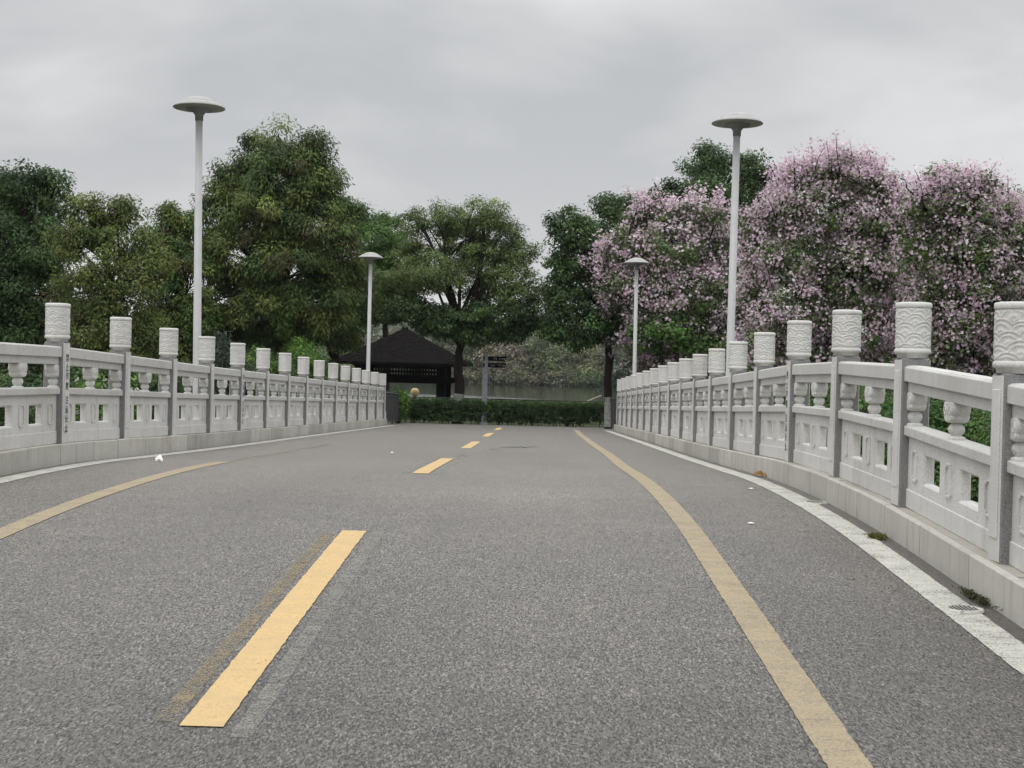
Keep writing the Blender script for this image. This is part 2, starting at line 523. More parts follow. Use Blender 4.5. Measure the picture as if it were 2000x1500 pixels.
# wooded hill far behind the lake
M_hill, nt, out = new_mat('wooded hillside'); N = NT(nt)
P = N.pos()
h1 = N.noise(P, 0.09, 6, 0.65); h2 = N.noise(P, 0.35, 5, 0.7)
c = N.mix(N.ramp(h1, [(0.35, 0.0), (0.65, 1.0)]), (0.035, 0.05, 0.025), (0.07, 0.08, 0.04))
c = N.mix(N.ramp(h2, [(0.45, 0.0), (0.7, 0.6)]), c, (0.09, 0.10, 0.05))
N.principled(out, c, 0.9, 0.05, N.bump(h2, 1.0, 3.0))
mb = MB(); nxx, nyy = 90, 14; vs = []
for j in range(nyy):
    for i in range(nxx):
        x = -420 + 660 * i / (nxx - 1); y = 430 + 260 * j / (nyy - 1)
        ridge = 26 * math.exp(-((x + 75) / 90) ** 2) + 15 * math.exp(-((x + 230) / 110) ** 2) + 9 * math.exp(-((x - 90) / 120) ** 2)
        t = math.sin(min(j / (nyy - 1) * 1.5, 1) * PI / 2)
        vs.append((x, y, -1 + ridge * t + random.uniform(-1.2, 1.2) + 1.5 * math.sin(x * 0.13) * t))
mb.add(vs, [(j * nxx + i, j * nxx + i + 1, (j + 1) * nxx + i + 1, (j + 1) * nxx + i) for j in range(nyy - 1) for i in range(nxx - 1)], smooth=True)
tag(mb.build('hills', M_hill), kind='structure')

# ------------------------------------------------------------------ bridge deck, road, kerbs
XL, XR = -4.626, 2.403          # kerb faces
RL, RR = -4.803, 2.580          # balustrade axes
YEND = 20.58 * S
Y0 = -9.0


def frange(a, b, st):
    n = max(1, int(math.ceil((b - a) / st)))
    return [a + (b - a) * i / n for i in range(n + 1)]


_rj = random.Random(31)


def strip(mb, x0, x1, y0, y1, dz, mi=0, step=0.4, dxf=None, jit=0.0):
    L = frange(y0, y1, step)
    vs = []
    for y in L:
        o = dxf(y) if dxf else 0
        e0, e1 = (_rj.gauss(0, jit), _rj.gauss(0, jit)) if jit else (0, 0)
        vs += [(x0 + o + e0, y, zroad(y) + dz), (x1 + o + e1, y, zroad(y) + dz)]
    mb.add(vs, [(2 * i, 2 * i + 1, 2 * i + 3, 2 * i + 2) for i in range(len(L) - 1)], mi)


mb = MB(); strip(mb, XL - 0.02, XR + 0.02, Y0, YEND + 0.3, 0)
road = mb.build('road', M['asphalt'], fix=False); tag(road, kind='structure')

# deck body under the road
mb = MB(); L = frange(Y0, YEND, 1.0); vs = []
for y in L:
    z = zroad(y)
    vs += [(-5.45, y, z + 0.165), (-5.45, y, z - 0.55), (-4.9, y, z - 0.7), (2.7, y, z - 0.7), (3.22, y, z - 0.55), (3.22, y, z + 0.165), (2.43, y, z + 0.165), (2.43, y, z - 0.05), (-4.66, y, z - 0.05), (-4.66, y, z + 0.165)]
fs = [(10 * i + k, 10 * i + (k + 1) % 10, 10 * (i + 1) + (k + 1) % 10, 10 * (i + 1) + k) for i in range(len(L) - 1) for k in range(10)]
fs += [tuple(range(10)), tuple(range(10 * (len(L) - 1), 10 * len(L)))]
mb.add(vs, fs)
# abutments and piers
for y in (4.0, 14.0, 24.0, 34.0):
    mb.box(-5.0, 2.8, y - 0.4, y + 0.4, -3.5, zroad(y) - 0.69)
mb.box(-5.3, 3.1, YEND - 1.0, YEND - 0.003, -3.0, zroad(YEND) - 0.6)
tag(mb.build('bridge_deck', M['kerb']), kind='structure')

# path crossing at the far end
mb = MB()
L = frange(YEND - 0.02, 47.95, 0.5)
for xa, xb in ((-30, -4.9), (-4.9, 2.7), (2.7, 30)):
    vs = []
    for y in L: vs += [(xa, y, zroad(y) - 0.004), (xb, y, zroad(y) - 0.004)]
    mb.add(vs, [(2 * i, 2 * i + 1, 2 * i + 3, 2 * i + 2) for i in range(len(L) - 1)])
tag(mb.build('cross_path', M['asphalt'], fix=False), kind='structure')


def kerb(xf, sgn):
    """face slabs and coping strip; sgn +1 puts the balustrade on the +X side of the face"""
    mb = MB()
    y = Y0; r = random.Random(5 + sgn)
    while y < YEND:
        ln = r.uniform(0.72, 1.15); y1 = min(y + ln, YEND)
        g = 0.006
        a, b = y + g, y1 - g
        za, zb = zroad(a), zroad(b)
        o = r.uniform(-0.003, 0.003)
        t = 0.20 + r.uniform(-0.003, 0.003)
        x0, x1 = xf + o, xf + sgn * 0.045
        c = 0.006
        prof = [(x0, -0.04), (x0, t - c), (x0 + sgn * c, t), (x1, t), (x1, -0.04)]
        vs = [(px_, a, za + pz) for px_, pz in prof] + [(px_, b, zb + pz) for px_, pz in prof]
        n = len(prof)
        mb.add(vs, [tuple(range(n)), tuple(range(n, 2 * n))] + [(i, (i + 1) % n, n + (i + 1) % n, n + i) for i in range(n)])
        y = y1
    # coping behind the face slab, a few mm of dark joint between
    y = Y0 + 0.37
    while y < YEND:
        ln = r.uniform(0.9, 1.3); y1 = min(y + ln, YEND)
        a, b = y + 0.003, y1 - 0.003
        za, zb = zroad(a), zroad(b)
        t = 0.194 + r.uniform(-0.003, 0.002)
        x0, x1 = xf + sgn * 0.060, xf + sgn * 0.40
        prof = [(x0, 0.05), (x0, t - 0.004), (x0 + sgn * 0.004, t), (x1, t), (x1, 0.05)]
        vs = [(px_, a, za + pz) for px_, pz in prof] + [(px_, b, zb + pz) for px_, pz in prof]
        n = len(prof)
        mb.add(vs, [tuple(range(n)), tuple(range(n, 2 * n))] + [(i, (i + 1) % n, n + (i + 1) % n, n + i) for i in range(n)], 1)
        y = y1
    o = mb.build('kerb', [M['kerb'], M['coping']]); tag(o, kind='structure')
    return o


kerb(XL, -1); kerb(XR, 1)


# road markings, lying 4 mm proud
def mark(name, mat, x0, x1, y0, y1, dz=0.004, **kw):
    kw.setdefault('step', 0.035); kw.setdefault('jit', 0.0016)
    mb = MB(); strip(mb, x0, x1, y0, y1, dz, **kw)
    o = mb.build(name, mat, road, fix=False)
    return o


mark('edge_line', M['white_paint'], 2.10, 2.29, Y0, YEND + 0.2)
mark('edge_line', M['white_paint'], -4.53, -4.34, Y0, YEND + 0.2)
wob = lambda y: 0.008 * math.sin(y * 0.7) - 0.055 * math.exp(-((y - 13.5) / 5.0) ** 2) + 0.11 * min(max((y - 26) / 14, 0), 1) ** 1.5
mark('yellow_line', M['yellow_old'], 1.02, 1.175, Y0, 41.6, dxf=wob)
mark('yellow_line', M['yellow_old'], -3.415, -3.26, Y0, 14.2)
mark('faded_line', M['yellow_gone'], -3.41, -3.265, 14.2, 21.5)
mark('stop_bar', M['yellow_old'], 0.72, 1.02, 41.35, 41.6)
for k in range(5):
    y0 = (2.37 + 4.09 * k) * S; y1 = y0 + 1.98 * S
    xa = -1.175 if k == 0 else -1.115
    mark('centre_dash', M['yellow'], xa - 0.08, xa + 0.08, y0, min(y1, 41.6), dz=0.005)
    if k < 2:
        y0 -= 0.0
        mark('scraped_dash', M['ghost_brown'] if k == 0 else M['ghost_grey'], xa - 0.19, xa - 0.115, y0 + 0.05, y1 - 0.1, dz=0.003)
        mark('scraped_dash', M['ghost_grey'], xa + 0.125, xa + 0.20, y0 - 0.1, y1 + 0.25 * k, dz=0.003)
for k in (-1,):
    y0 = (2.37 + 4.09 * k) * S
    mark('centre_dash', M['yellow'], -1.255, -1.095, y0, y0 + 1.98 * S, dz=0.005)


def crack(x, y, wpx, hpx, seed):
    r = random.Random(seed)
    a = road_at(x - wpx / 2, y); b = road_at(x + wpx / 2, y)
    dy = max(hpx / 1000.0 * a.y, 0.012)
    n = 9; vs = []
    for i in range(n + 1):
        t = i / n
        px_ = a.x + (b.x - a.x) * t; py_ = a.y + (b.y - a.y) * t + r.uniform(-dy, dy)
        wd = dy * (0.15 + 0.85 * math.sin(PI * min(max(t, 0.06), 0.94))) * r.uniform(0.5, 1.1)
        for s in (-1, 1):
            yy = py_ + s * wd / 2
            vs.append((px_, yy, zroad(yy) + 0.0035))
    mb = MB(); mb.add(vs, [(2 * i, 2 * i + 2, 2 * i + 3, 2 * i + 1) for i in range(n)])
    mb.build('crack', M['crack'], road)


for i, (x, y, a, b) in enumerate([(1012, 874, 75, 16), (965, 878, 24, 8), (1660, 1131, 26, 2.2), (1572, 1038, 22, 2.0), (905, 891, 26, 8), (1575, 1025, 14, 2)]):
    crack(x, y, a, b, i)

# ------------------------------------------------------------------ balustrades
PZ = dict(base=0.135, panel=0.493, mid=0.562, beam=0.79, rail0=0.863, rail=0.97, shaft=1.016)


def post_mesh():
    mb = MB(); h = 0.095
    mb.box(-h, h, -h, h, -0.03, PZ['shaft'], 0.008, 1)
    # raised, pale field on both broad faces
    for s in (-1, 1):
        x0, x1 = (h - 0.002, h + 0.004) if s > 0 else (-h - 0.004, -h + 0.002)
        mb.box(x0, x1, -h + 0.009, h - 0.009, 0.005, PZ['shaft'] - 0.012, 0.002, 0)
        x0, x1 = (h + 0.003, h + 0.011) if s > 0 else (-h - 0.011, -h - 0.003)
        mb.box(x0, x1, -0.062, 0.062, 0.13, 0.93, 0.003, 0)
    return mb.mesh('post', M['granite'], M['granite_rough'])


def cap_mesh():
    """drum carved with overlapping cloud scrolls between two mouldings"""
    Rr = 0.1165; z0, z1 = 1.083, 1.361
    n, m = 168, 64
    rj = random.Random(3)
    cnt = 6; wdt = 2 * PI * Rr / cnt
    rows = []
    for k in range(6):
        hk = -0.04 + k * 0.066
        rows.append([(wdt * (j + 0.5 * (k % 2)) + rj.uniform(-0.02, 0.02), hk + rj.uniform(-0.016, 0.016), 0.088 * rj.uniform(0.86, 1.14)) for j in range(cnt)])
    per = 2 * PI * Rr

    def height(s, h):
        for row in rows:
            best = None
            for cx, cy, r in row:
                ds = (s - cx + per / 2) % per - per / 2
                d = math.hypot(ds, (h - cy) * 1.15)
                if d < r and (best is None or d / r < best[0]):
                    best = (d / r, ds, h - cy)
            if best:
                q, ds, dh = best
                an = math.atan2(dh, ds)
                # rim ridge, groove, inner ring, curled eye
                ridge = math.exp(-((q - 0.90) / 0.085) ** 2) + 0.8 * math.exp(-((q - 0.56 - 0.03 * an) / 0.075) ** 2) + 0.9 * math.exp(-((q - 0.17) / 0.13) ** 2)
                return 0.0050 * ridge - 0.001
        return 0.0
    mb = MB(); vs = []
    for j in range(m + 1):
        h = (z1 - z0) * j / m
        ed = min(1.0, j / 3.0, (m - j) / 3.0)
        for k in range(n):
            a = 2 * PI * k / n
            r = Rr + height(a * Rr, h) * ed - (1 - ed) * 0.003
            vs.append((r * math.cos(a), r * math.sin(a), z0 + h))
    mb.add(vs, [(j * n + k, j * n + (k + 1) % n, (j + 1) * n + (k + 1) % n, (j + 1) * n + k) for j in range(m) for k in range(n)], 0, True)
    # neck, lower moulding
    mb.lathe([(0.0, PZ['shaft'] + 0.001), (0.103, PZ['shaft'] + 0.001), (0.105, 1.044), (0.113, 1.046), (0.1205, 1.052), (0.1225, 1.064), (0.1205, 1.077), (0.115, 1.083), (0.112, 1.084)], 48)
    # top moulding with rounded edge
    mb.lathe([(0.112, 1.360), (0.1185, 1.3615), (0.1215, 1.366), (0.1225, 1.378), (0.1205, 1.391), (0.1145, 1.398), (0.10, 1.4005), (0.0, 1.402)], 48)
    return mb.mesh('cap', M['granite'])


def panel_meshes(slope, y0, y1):
    """meshes of one bay, local origin at the middle of the bay on the coping; sheared to the slope of the deck"""
    ln = y1 - y0; a = ln / 2 - 0.095 + 0.003

    def sh(mb):
        mb.v = [(x, y, z + slope * y) for x, y, z in mb.v]
    # pierced panel
    mb = MB(); hx = 0.036
    zb, zt = PZ['base'] - 0.002, PZ['panel'] + 0.004
    holes = [(-0.37 - 0.18, -0.37 + 0.18), (0.37 - 0.18, 0.37 + 0.18)]
    h0, h1 = 0.200, 0.405
    ysn = [-a, holes[0][0], holes[0][1], holes[1][0], holes[1][1], a]
    zsn = [zb, h0, h1, zt]
    ch = 0.014
    for s in (-1, 1):
        X = s * hx
        for i in range(5):
            for j in range(3):
                if j == 1 and i in (1, 3): continue
                mb.add([(X, ysn[i], zsn[j]), (X, ysn[i + 1], zsn[j]), (X, ysn[i + 1], zsn[j + 1]), (X, ysn[i], zsn[j + 1])], [(0, 1, 2, 3)])
        for (ya, yb) in holes:
            o = [(X, ya, h0), (X, yb, h0), (X, yb, h1), (X, ya, h1)]
            Xi = s * (hx - ch)
            q = [(Xi, ya + ch, h0 + ch), (Xi, yb - ch, h0 + ch), (Xi, yb - ch, h1 - ch), (Xi, ya + ch, h1 - ch)]
            mb.add(o + q, [(k, (k + 1) % 4, 4 + (k + 1) % 4, 4 + k) for k in range(4)])
    for (ya, yb) in holes:
        Xi = hx - ch
        q = [(ya + ch, h0 + ch), (yb - ch, h0 + ch), (yb - ch, h1 - ch), (ya + ch, h1 - ch)]
        mb.add([(-Xi, *p) for p in q] + [(Xi, *p) for p in q], [(k, (k + 1) % 4, 4 + (k + 1) % 4, 4 + k) for k in range(4)])
    # raised notched frames between the openings
    for cy in (-0.735, 0.0, 0.735):
        wd, ht, nt_ = 0.065, 0.105, 0.018
        cz = 0.304

        def outl(e):
            w_, h_, n_ = wd - e, ht - e, nt_
            return [(-w_ + n_, -h_), (w_ - n_, -h_), (w_ - n_, -h_ + n_), (w_, -h_ + n_), (w_, h_ - n_), (w_ - n_, h_ - n_), (w_ - n_, h_), (-w_ + n_, h_), (-w_ + n_, h_ - n_), (-w_, h_ - n_), (-w_, -h_ + n_), (-w_ + n_, -h_ + n_)]
        A, B = outl(0), outl(0.013)
        for s in (-1, 1):
            X0, X1 = s * (hx - 0.001), s * (hx + 0.011)
            vs = [(X0, cy + p, cz + q) for p, q in A] + [(X1, cy + p * 0.97, cz + q * 0.985) for p, q in A] + [(X1, cy + p, cz + q) for p, q in B] + [(X0, cy + p, cz + q) for p, q in B]
            fs = []
            for r_ in range(3):
                fs += [(r_ * 12 + k, r_ * 12 + (k + 1) % 12, (r_ + 1) * 12 + (k + 1) % 12, (r_ + 1) * 12 + k) for k in range(12)]
            mb.add(vs, fs)
    # base board, a touch proud
    mb.box(-0.046, 0.046, -a, a, 0.004, PZ['base'] - 0.003, 0.005)
    sh(mb); out_ = {'panel': mb.mesh('panel', M['granite'])}
    mb = MB(); mb.box(-0.072, 0.072, -a, a, PZ['panel'], PZ['mid'], 0.008); sh(mb)
    out_['middle_rail'] = mb.mesh('middle_rail', M['granite_rail'])
    mb = MB()
    mb.box(-0.052, 0.052, -a, a, PZ['beam'], PZ['rail0'] + 0.004, 0.004)
    # handrail with rounded shoulders
    hw = 0.08
    prof = [(-hw + 0.004, PZ['rail0']), (-hw, PZ['rail0'] + 0.004), (-hw, PZ['rail'] - 0.016), (-hw + 0.004, PZ['rail'] - 0.009), (-hw + 0.016, PZ['rail'] - 0.006), (-hw + 0.019, PZ['rail'] - 0.001), (-0.02, PZ['rail'] + 0.002)]
    prof = prof + [(-p, q) for p, q in prof[::-1]]
    n = len(prof)
    mb.add([(p, -a, q) for p, q in prof] + [(p, a, q) for p, q in prof], [tuple(range(n)), tuple(range(n, 2 * n))] + [(i, (i + 1) % n, n + (i + 1) % n, n + i) for i in range(n)])
    sh(mb); out_['handrail'] = mb.mesh('handrail', M['granite_rail'])
    return out_


def baluster_mesh(half):
    """vase on a disc under a cloud shaped bracket; half = +1/-1 keeps the half on that side of the post"""
    mb = MB(); z = PZ['mid']
    a0, a1 = {0: (0, 2 * PI), 1: (0, PI), -1: (PI, 2 * PI)}[half]
    n = 24 if half == 0 else 12
    mb.lathe([(0.0, z - 0.01), (0.054, z - 0.01), (0.054, z + 0.010), (0.044, z + 0.016), (0.030, z + 0.020), (0.040, z + 0.030), (0.049, z + 0.048), (0.0505, z + 0.060), (0.047, z + 0.075), (0.036, z + 0.090), (0.026, z + 0.098), (0.028, z + 0.106)], n, a0=a0, a1=a1)
    # cloud bracket: lobed outline in the plane of the rail, extruded across it
    zc = z + 0.165
    ctl = [(0.082, 0.067), (0.097, 0.050), (0.104, 0.024), (0.099, -0.002), (0.083, -0.016), (0.078, -0.022), (0.084, -0.030), (0.078, -0.048), (0.056, -0.062), (0.024, -0.067)]
    out_ = ctl + [(-p, q) for p, q in ctl[::-1]]
    m = len(out_)
    if half: out_ = [(max(y * half, 0) * half, q) for y, q in out_]
    hx = 0.058
    rings = [(-hx, 0.80), (-hx + 0.004, 0.92), (-hx + 0.016, 1.0), (hx - 0.016, 1.0), (hx - 0.004, 0.92), (hx, 0.80)]
    vs = []
    for x, sc in rings: vs += [(x, y * sc, zc + q * sc) for y, q in out_]
    fs = [(i * m + k, i * m + (k + 1) % m, (i + 1) * m + (k + 1) % m, (i + 1) * m + k) for i in range(len(rings) - 1) for k in range(m)]
    fs += [tuple(range(m))[::-1], tuple(range((len(rings) - 1) * m, len(rings) * m))]
    mb.add(vs, fs[:-2], 0, True); mb.add(vs, fs[-2:], 0, False)
    # carved curls on the two broad faces
    for s in (-1, 1):
        for cy, r in ((0.045, 0.03), (-0.045, 0.03), (0.0, 0.02)):
            if half and cy * half <= 0.01: continue
            pts = []; rad = []
            for k in range(18):
                t = k / 17; an = t * 3.6 * PI
                rr = r * (1 - 0.8 * t)
                pts.append((s * hx, cy + rr * math.cos(an) * (1 if cy >= 0 else -1), zc + 0.006 + rr * math.sin(an) * 1.1)); rad.append(0.0045)
            mb.tube(pts, rad, 5)
    return mb.mesh('baluster', M['granite'])


POST = post_mesh(); CAP = cap_mesh()
BAL = {h: baluster_mesh(h) for h in (-1, 0, 1)}


def text_mesh(chars):
    """two columns of four characters painted down the post"""
    mb_v = []; mb_f = []
    rowz = [0.90 - 0.094 * i for i in range(4)] if chars[0] == '禁' else [0.90 - 0.094 * 4 - 0.045 - 0.094 * i for i in range(4)]
    bmj = bmesh.new()
    for ch, zt in zip(chars, rowz):
        cu = bpy.data.curves.new('inscription', 'FONT')
        cu.body = ch; cu.size = 0.098; cu.align_x = 'CENTER'; cu.extrude = 0.0008; cu.offset = 0.0012
        ob = bpy.data.objects.new('inscription', cu); COL.objects.link(ob)
        dg = bpy.context.evaluated_depsgraph_get(); dg.update()
        me = bpy.data.meshes.new_from_object(ob.evaluated_get(dg))
        if len(me.vertices):
            # text lies in XY: map text x -> along post face, text y -> z
            co = np.array([v.co[:] for v in me.vertices])
            w_ = co[:, 0].max() - co[:, 0].min(); h_ = co[:, 1].max() - co[:, 1].min()
            cx_ = (co[:, 0].max() + co[:, 0].min()) / 2; top = co[:, 1].max()
            sc_x = 0.082 / max(w_, 0.06); sc_y = 0.082 / max(h_, 0.06)
            for v in me.vertices:
                v.co = ((v.co.x - cx_) * sc_x, (v.co.y - top) * sc_y + zt, v.co.z)
            bmj.from_mesh(me)
        bpy.data.objects.remove(ob); bpy.data.curves.remove(cu); bpy.data.meshes.remove(me)
    me = bpy.data.meshes.new('inscription'); bmj.to_mesh(me); bmj.free()
    me.materials.append(M['ink'])
    return me


TXT = [text_mesh('禁止攀爬'), text_mesh('注意安全')]


def balustrade(xc, i0, i1, face, label, inscr):
    """posts i0..i1 at d = 3.61 + i spacings; face = +1 when the road lies on +X"""
    root = empty('stone_balustrade', (xc, (3.61 + i0) * S, zroad((3.61 + i0) * S)))
    tag(root, label, 'balustrade', 'stone balustrades of the bridge')
    org = root.location
    rr = random.Random(17 + face)
    cache = {}

    def zl(y): return zroad(y) + 0.192
    for i in range(i0, i1 + 1):
        y = (3.61 + i) * S
        p = link('post', POST, root, Vector((xc, y, zl(y))) - org)
        p.rotation_euler = (rr.uniform(-.003, .003), rr.uniform(-.004, .004), rr.uniform(-.012, .012))
        c = link('cap', CAP, p); c.rotation_euler = (0, 0, rr.uniform(0, 2 * PI))
        if i in inscr:
            for tx in TXT:
                t = link('inscription', tx, p)
                # letters read from the road
                t.rotation_euler = Matrix(((0, 0, face), (face, 0, 0), (0, 1, 0))).to_euler()
                t.location = (face * (0.095 + 0.0115), 0, 0)
            p['label'] = 'post with painted characters down its face'
        if i < i1:
            ya, yb = y, y + S
            za, zb = zl(ya), zl(yb)
            sl = round((zb - za) / S, 4)
            if sl not in cache: cache[sl] = panel_meshes(sl, ya, yb)
            ms = cache[sl]
            mid = Vector((xc, (ya + yb) / 2, (za + zb) / 2))
            pn = link('panel', ms['panel'], root, mid - org)
            link('middle_rail', ms['middle_rail'], pn); link('handrail', ms['handrail'], pn)
            a = S / 2 - 0.094
            for h, yy in ((0, 0.0), (1, -a), (-1, a)):
                b = link('baluster', BAL[h], pn, (0, yy, sl * yy))
    # scrolled drum stone that ends the rail
    ye = (3.61 + i1) * S + 0.1
    mb = MB()
    prof = [(0.0, 0.0), (0.62, 0.0), (0.62, 0.16), (0.56, 0.24), (0.46, 0.26), (0.38, 0.22), (0.33, 0.27), (0.30, 0.42), (0.20, 0.52), (0.10, 0.53), (0.04, 0.62), (0.0, 0.66)]
    n = len(prof)
    mb.add([(-0.06, p, q) for p, q in prof] + [(0.06, p, q) for p, q in prof], [tuple(range(n))[::-1], tuple(range(n, 2 * n))] + [(k, (k + 1) % n, n + (k + 1) % n, n + k) for k in range(n)])
    mb.build('end_stone', M['granite'], root, Vector((xc, ye, zl(ye) - 0.03)) - org)
    return root


balustrade(RL, -3, 17, 1, 'pale carved granite balustrade along the left side of the road, with the larger pole lamp rising behind it near the big round-topped mango tree'[:0] + 'pale carved granite balustrade along the left edge of the road', (3, 7))
balustrade(RR, -2, 17, -1, 'pale carved granite balustrade along the right edge of the road, before pink blossom', (3,))


# ------------------------------------------------------------------ lamps on the bridge
def lamp(x, d, label, lean):
    y = d * S; z = zroad(y) + 0.16
    ztop = zroad(y) + (2080 + 5117 - 0) * K  # provisional, fixed below
    return x, y, z


def make_lamp():
    root = empty('street_lamp', (0, 0, 0))
    H = 4.93
    mb = MB()
    mb.lathe([(0.0, 0.0), (0.13, 0.0), (0.13, 0.02), (0.07, 0.03), (0.066, 0.3), (0.062, 0.31), (0.053, H - 0.16), (0.0, H - 0.16)], 20)
    mb.build('pole', M['lamp_pole'], root)
    mb = MB()
    mb.lathe([(0.055, H - 0.20), (0.060, H - 0.20), (0.063, H - 0.12), (0.10, H - 0.065), (0.19, H - 0.045), (0.20, H - 0.02)], 28)
    mb.build('collar', M['lamp_dark'], root)
    mb = MB()
    # shallow dome, shadow groove, lip, and dished underside
    mb.lathe([(0.0, H + 0.168), (0.06, H + 0.164), (0.14, H + 0.145), (0.22, H + 0.112), (0.285, H + 0.075), (0.291, H + 0.060), (0.300, H + 0.064), (0.345, H + 0.037), (0.384, H + 0.006), (0.390, H - 0.006), (0.384, H - 0.012), (0.36, H - 0.012), (0.28, H - 0.016), (0.18, H - 0.020), (0.0, H - 0.022)], 56)
    mb.build('lamp_head', M['lamp_head'], root)
    return root


def copy_tree(o, parent=None):
    c = o.copy(); COL.objects.link(c)
    if parent is not None: c.parent = parent
    for ch in list(o.children): copy_tree(ch, c)
    return c


L0 = make_lamp()
for i, (x, d, lb) in enumerate([(RL - 0.35, 10.05, 'tall white lamp with shallow dome head, behind the left balustrade and nearer of its pair'),
                                (RR + 0.35, 10.2, 'tall white dome lamp behind the right balustrade, nearer one, against pink blossom'),
                                (RL - 0.35, 20.2, 'smaller looking white dome lamp at the far end of left balustrade, before the dark roof'),
                                (RR + 0.35, 20.1, 'smaller looking white dome lamp at the far end of right balustrade, before pink blossom')]):
    o = L0 if i == 0 else copy_tree(L0)
    o.location = (x, d * S, zroad(d * S) + 0.162)
    tag(o, lb, 'street lamp', 'dome lamps along the bridge')
    o.rotation_euler = (0, [-0.012, 0.006, 0.004, 0.008][i], i * 0.7)

# ------------------------------------------------------------------ foliage
def unit(a): return a / np.maximum(np.linalg.norm(a, axis=1, keepdims=True), 1e-9)


def quad_mesh(name, C, A, B, cols, mat):
    """rhombic leaves: centre C, half axes A (long) and B (short)"""
    n = len(C)
    V = np.empty((n, 4, 3), np.float32)
    V[:, 0] = C - A; V[:, 1] = C + B - A * 0.1; V[:, 2] = C + A; V[:, 3] = C - B - A * 0.1
    me = bpy.data.meshes.new(name)
    me.vertices.add(4 * n); me.vertices.foreach_set('co', V.reshape(-1))
    me.loops.add(4 * n); me.loops.foreach_set('vertex_index', np.arange(4 * n, dtype=np.int32))
    me.polygons.add(n)
    me.polygons.foreach_set('loop_start', np.arange(0, 4 * n, 4, dtype=np.int32))
    me.polygons.foreach_set('loop_total', np.full(n, 4, np.int32))
    at_ = me.attributes.new('col', 'FLOAT_COLOR', 'POINT')
    c4 = np.ones((n, 4, 4), np.float32); c4[:, :, :3] = cols[:, None, :]
    at_.data.foreach_set('color', c4.reshape(-1))
    me.materials.append(mat)
    me.update(calc_edges=True)
    return me


def clump_points(lobes, spacing, shell=(0.55, 1.0), low=0.0):
    """clump centres spread through the outer part of ellipsoid lobes"""
    out_c, out_d = [], []
    for (c, r) in lobes:
        r = np.array(r)
        area = 4 * PI * ((r[0] * r[1]) ** 1.6 / 3 + (r[0] * r[2]) ** 1.6 / 3 + (r[1] * r[2]) ** 1.6 / 3) ** (1 / 1.6)
        n = max(6, int(area / spacing ** 2))
        d = unit(rng.normal(size=(n, 3)))
        rad = shell[0] + (shell[1] - shell[0]) * rng.random((n, 1)) ** 0.7
        p = np.array(c) + d * r * rad
        out_c.append(p); out_d.append(unit(d / r))
    return np.vstack(out_c), np.vstack(out_d)


def ball(n):
    d = unit(rng.normal(size=(n, 3)))
    return d * rng.random((n, 1)) ** 0.45


def leaves(cc, cd, per, crad, llen, lwid, pal, droop=0.2, flat=0.75, var=0.22, tint=None, up=0.45):
    """tufts of leaves: each tuft a small rounded head whose leaves lie on its surface like shingles"""
    per = int(per * 1.55); llen *= 0.79; lwid *= 0.79
    m = len(cc)
    n = m * per
    idx = np.repeat(np.arange(m), per)
    rr = crad * rng.uniform(0.65, 1.3, (m, 1))
    off = ball(n) * np.array([1, 1, flat])
    C = cc[idx] + off * rr[idx]
    offn = unit(off)
    nor = unit(offn * 0.65 + cd[idx] * 0.25 + np.array([0, 0, up]) + rng.normal(size=(n, 3)) * 0.38)
    ax = unit(offn * 0.7 + cd[idx] * 0.2 + rng.normal(size=(n, 3)) * 0.5 + np.array([0, 0, -droop * 2.4]))
    ax = unit(ax - nor * np.sum(ax * nor, axis=1, keepdims=True) * (1 - 0.7 * droop))
    bx = unit(np.cross(nor, ax))
    s = rng.uniform(0.65, 1.25, (n, 1))
    A = ax * s * llen / 2; B = bx * s * lwid / 2
    pal = np.array(pal)
    wch = rng.integers(0, len(pal), m)
    base = pal[wch] * rng.lognormal(0, var, (m, 1))
    col = base[idx] * rng.lognormal(0, 0.2, (n, 1))
    if tint is not None:
        sel = (rng.random(m) < tint[1])[idx] & (rng.random(n) < 0.6)
        col[sel] = np.array(tint[0]) * rng.lognormal(0, 0.2, (sel.sum(), 1))
    return C, A, B, np.clip(col, 0, 1)


def flowers(cc, cd, per, crad, size, pal):
    m = len(cc); n = m * per
    idx = np.repeat(np.arange(m), per)
    C = cc[idx] + ball(n) * crad * np.array([1, 1, 0.8])
    nor = unit(cd[idx] * 0.8 + rng.normal(size=(n, 3)) * 0.6 + np.array([0, 0, 0.15]))
    t = unit(np.cross(nor, rng.normal(size=(n, 3)))); b = np.cross(nor, t)
    pal = np.array(pal)
    base = pal[rng.integers(0, len(pal), n)] * rng.lognormal(0, 0.16, (n, 1))
    Cs, As, Bs, cs = [], [], [], []
    sz = size * rng.uniform(0.7, 1.25, (n, 1))
    for k in range(5):
        an = 2 * PI * k / 5
        ax = unit(math.cos(an) * t + math.sin(an) * b + nor * 0.35)
        bx = unit(np.cross(nor, ax))
        Cs.append(C + ax * sz * 0.27); As.append(ax * sz * 0.27); Bs.append(bx * sz * 0.15)
        cs.append(base * (0.78 if k == 0 else 1.0))
    return np.vstack(Cs), np.vstack(As), np.vstack(Bs), np.clip(np.vstack(cs), 0, 1)


def merge(parts):
    return tuple(np.vstack([p[i] for p in parts]) for i in range(4))


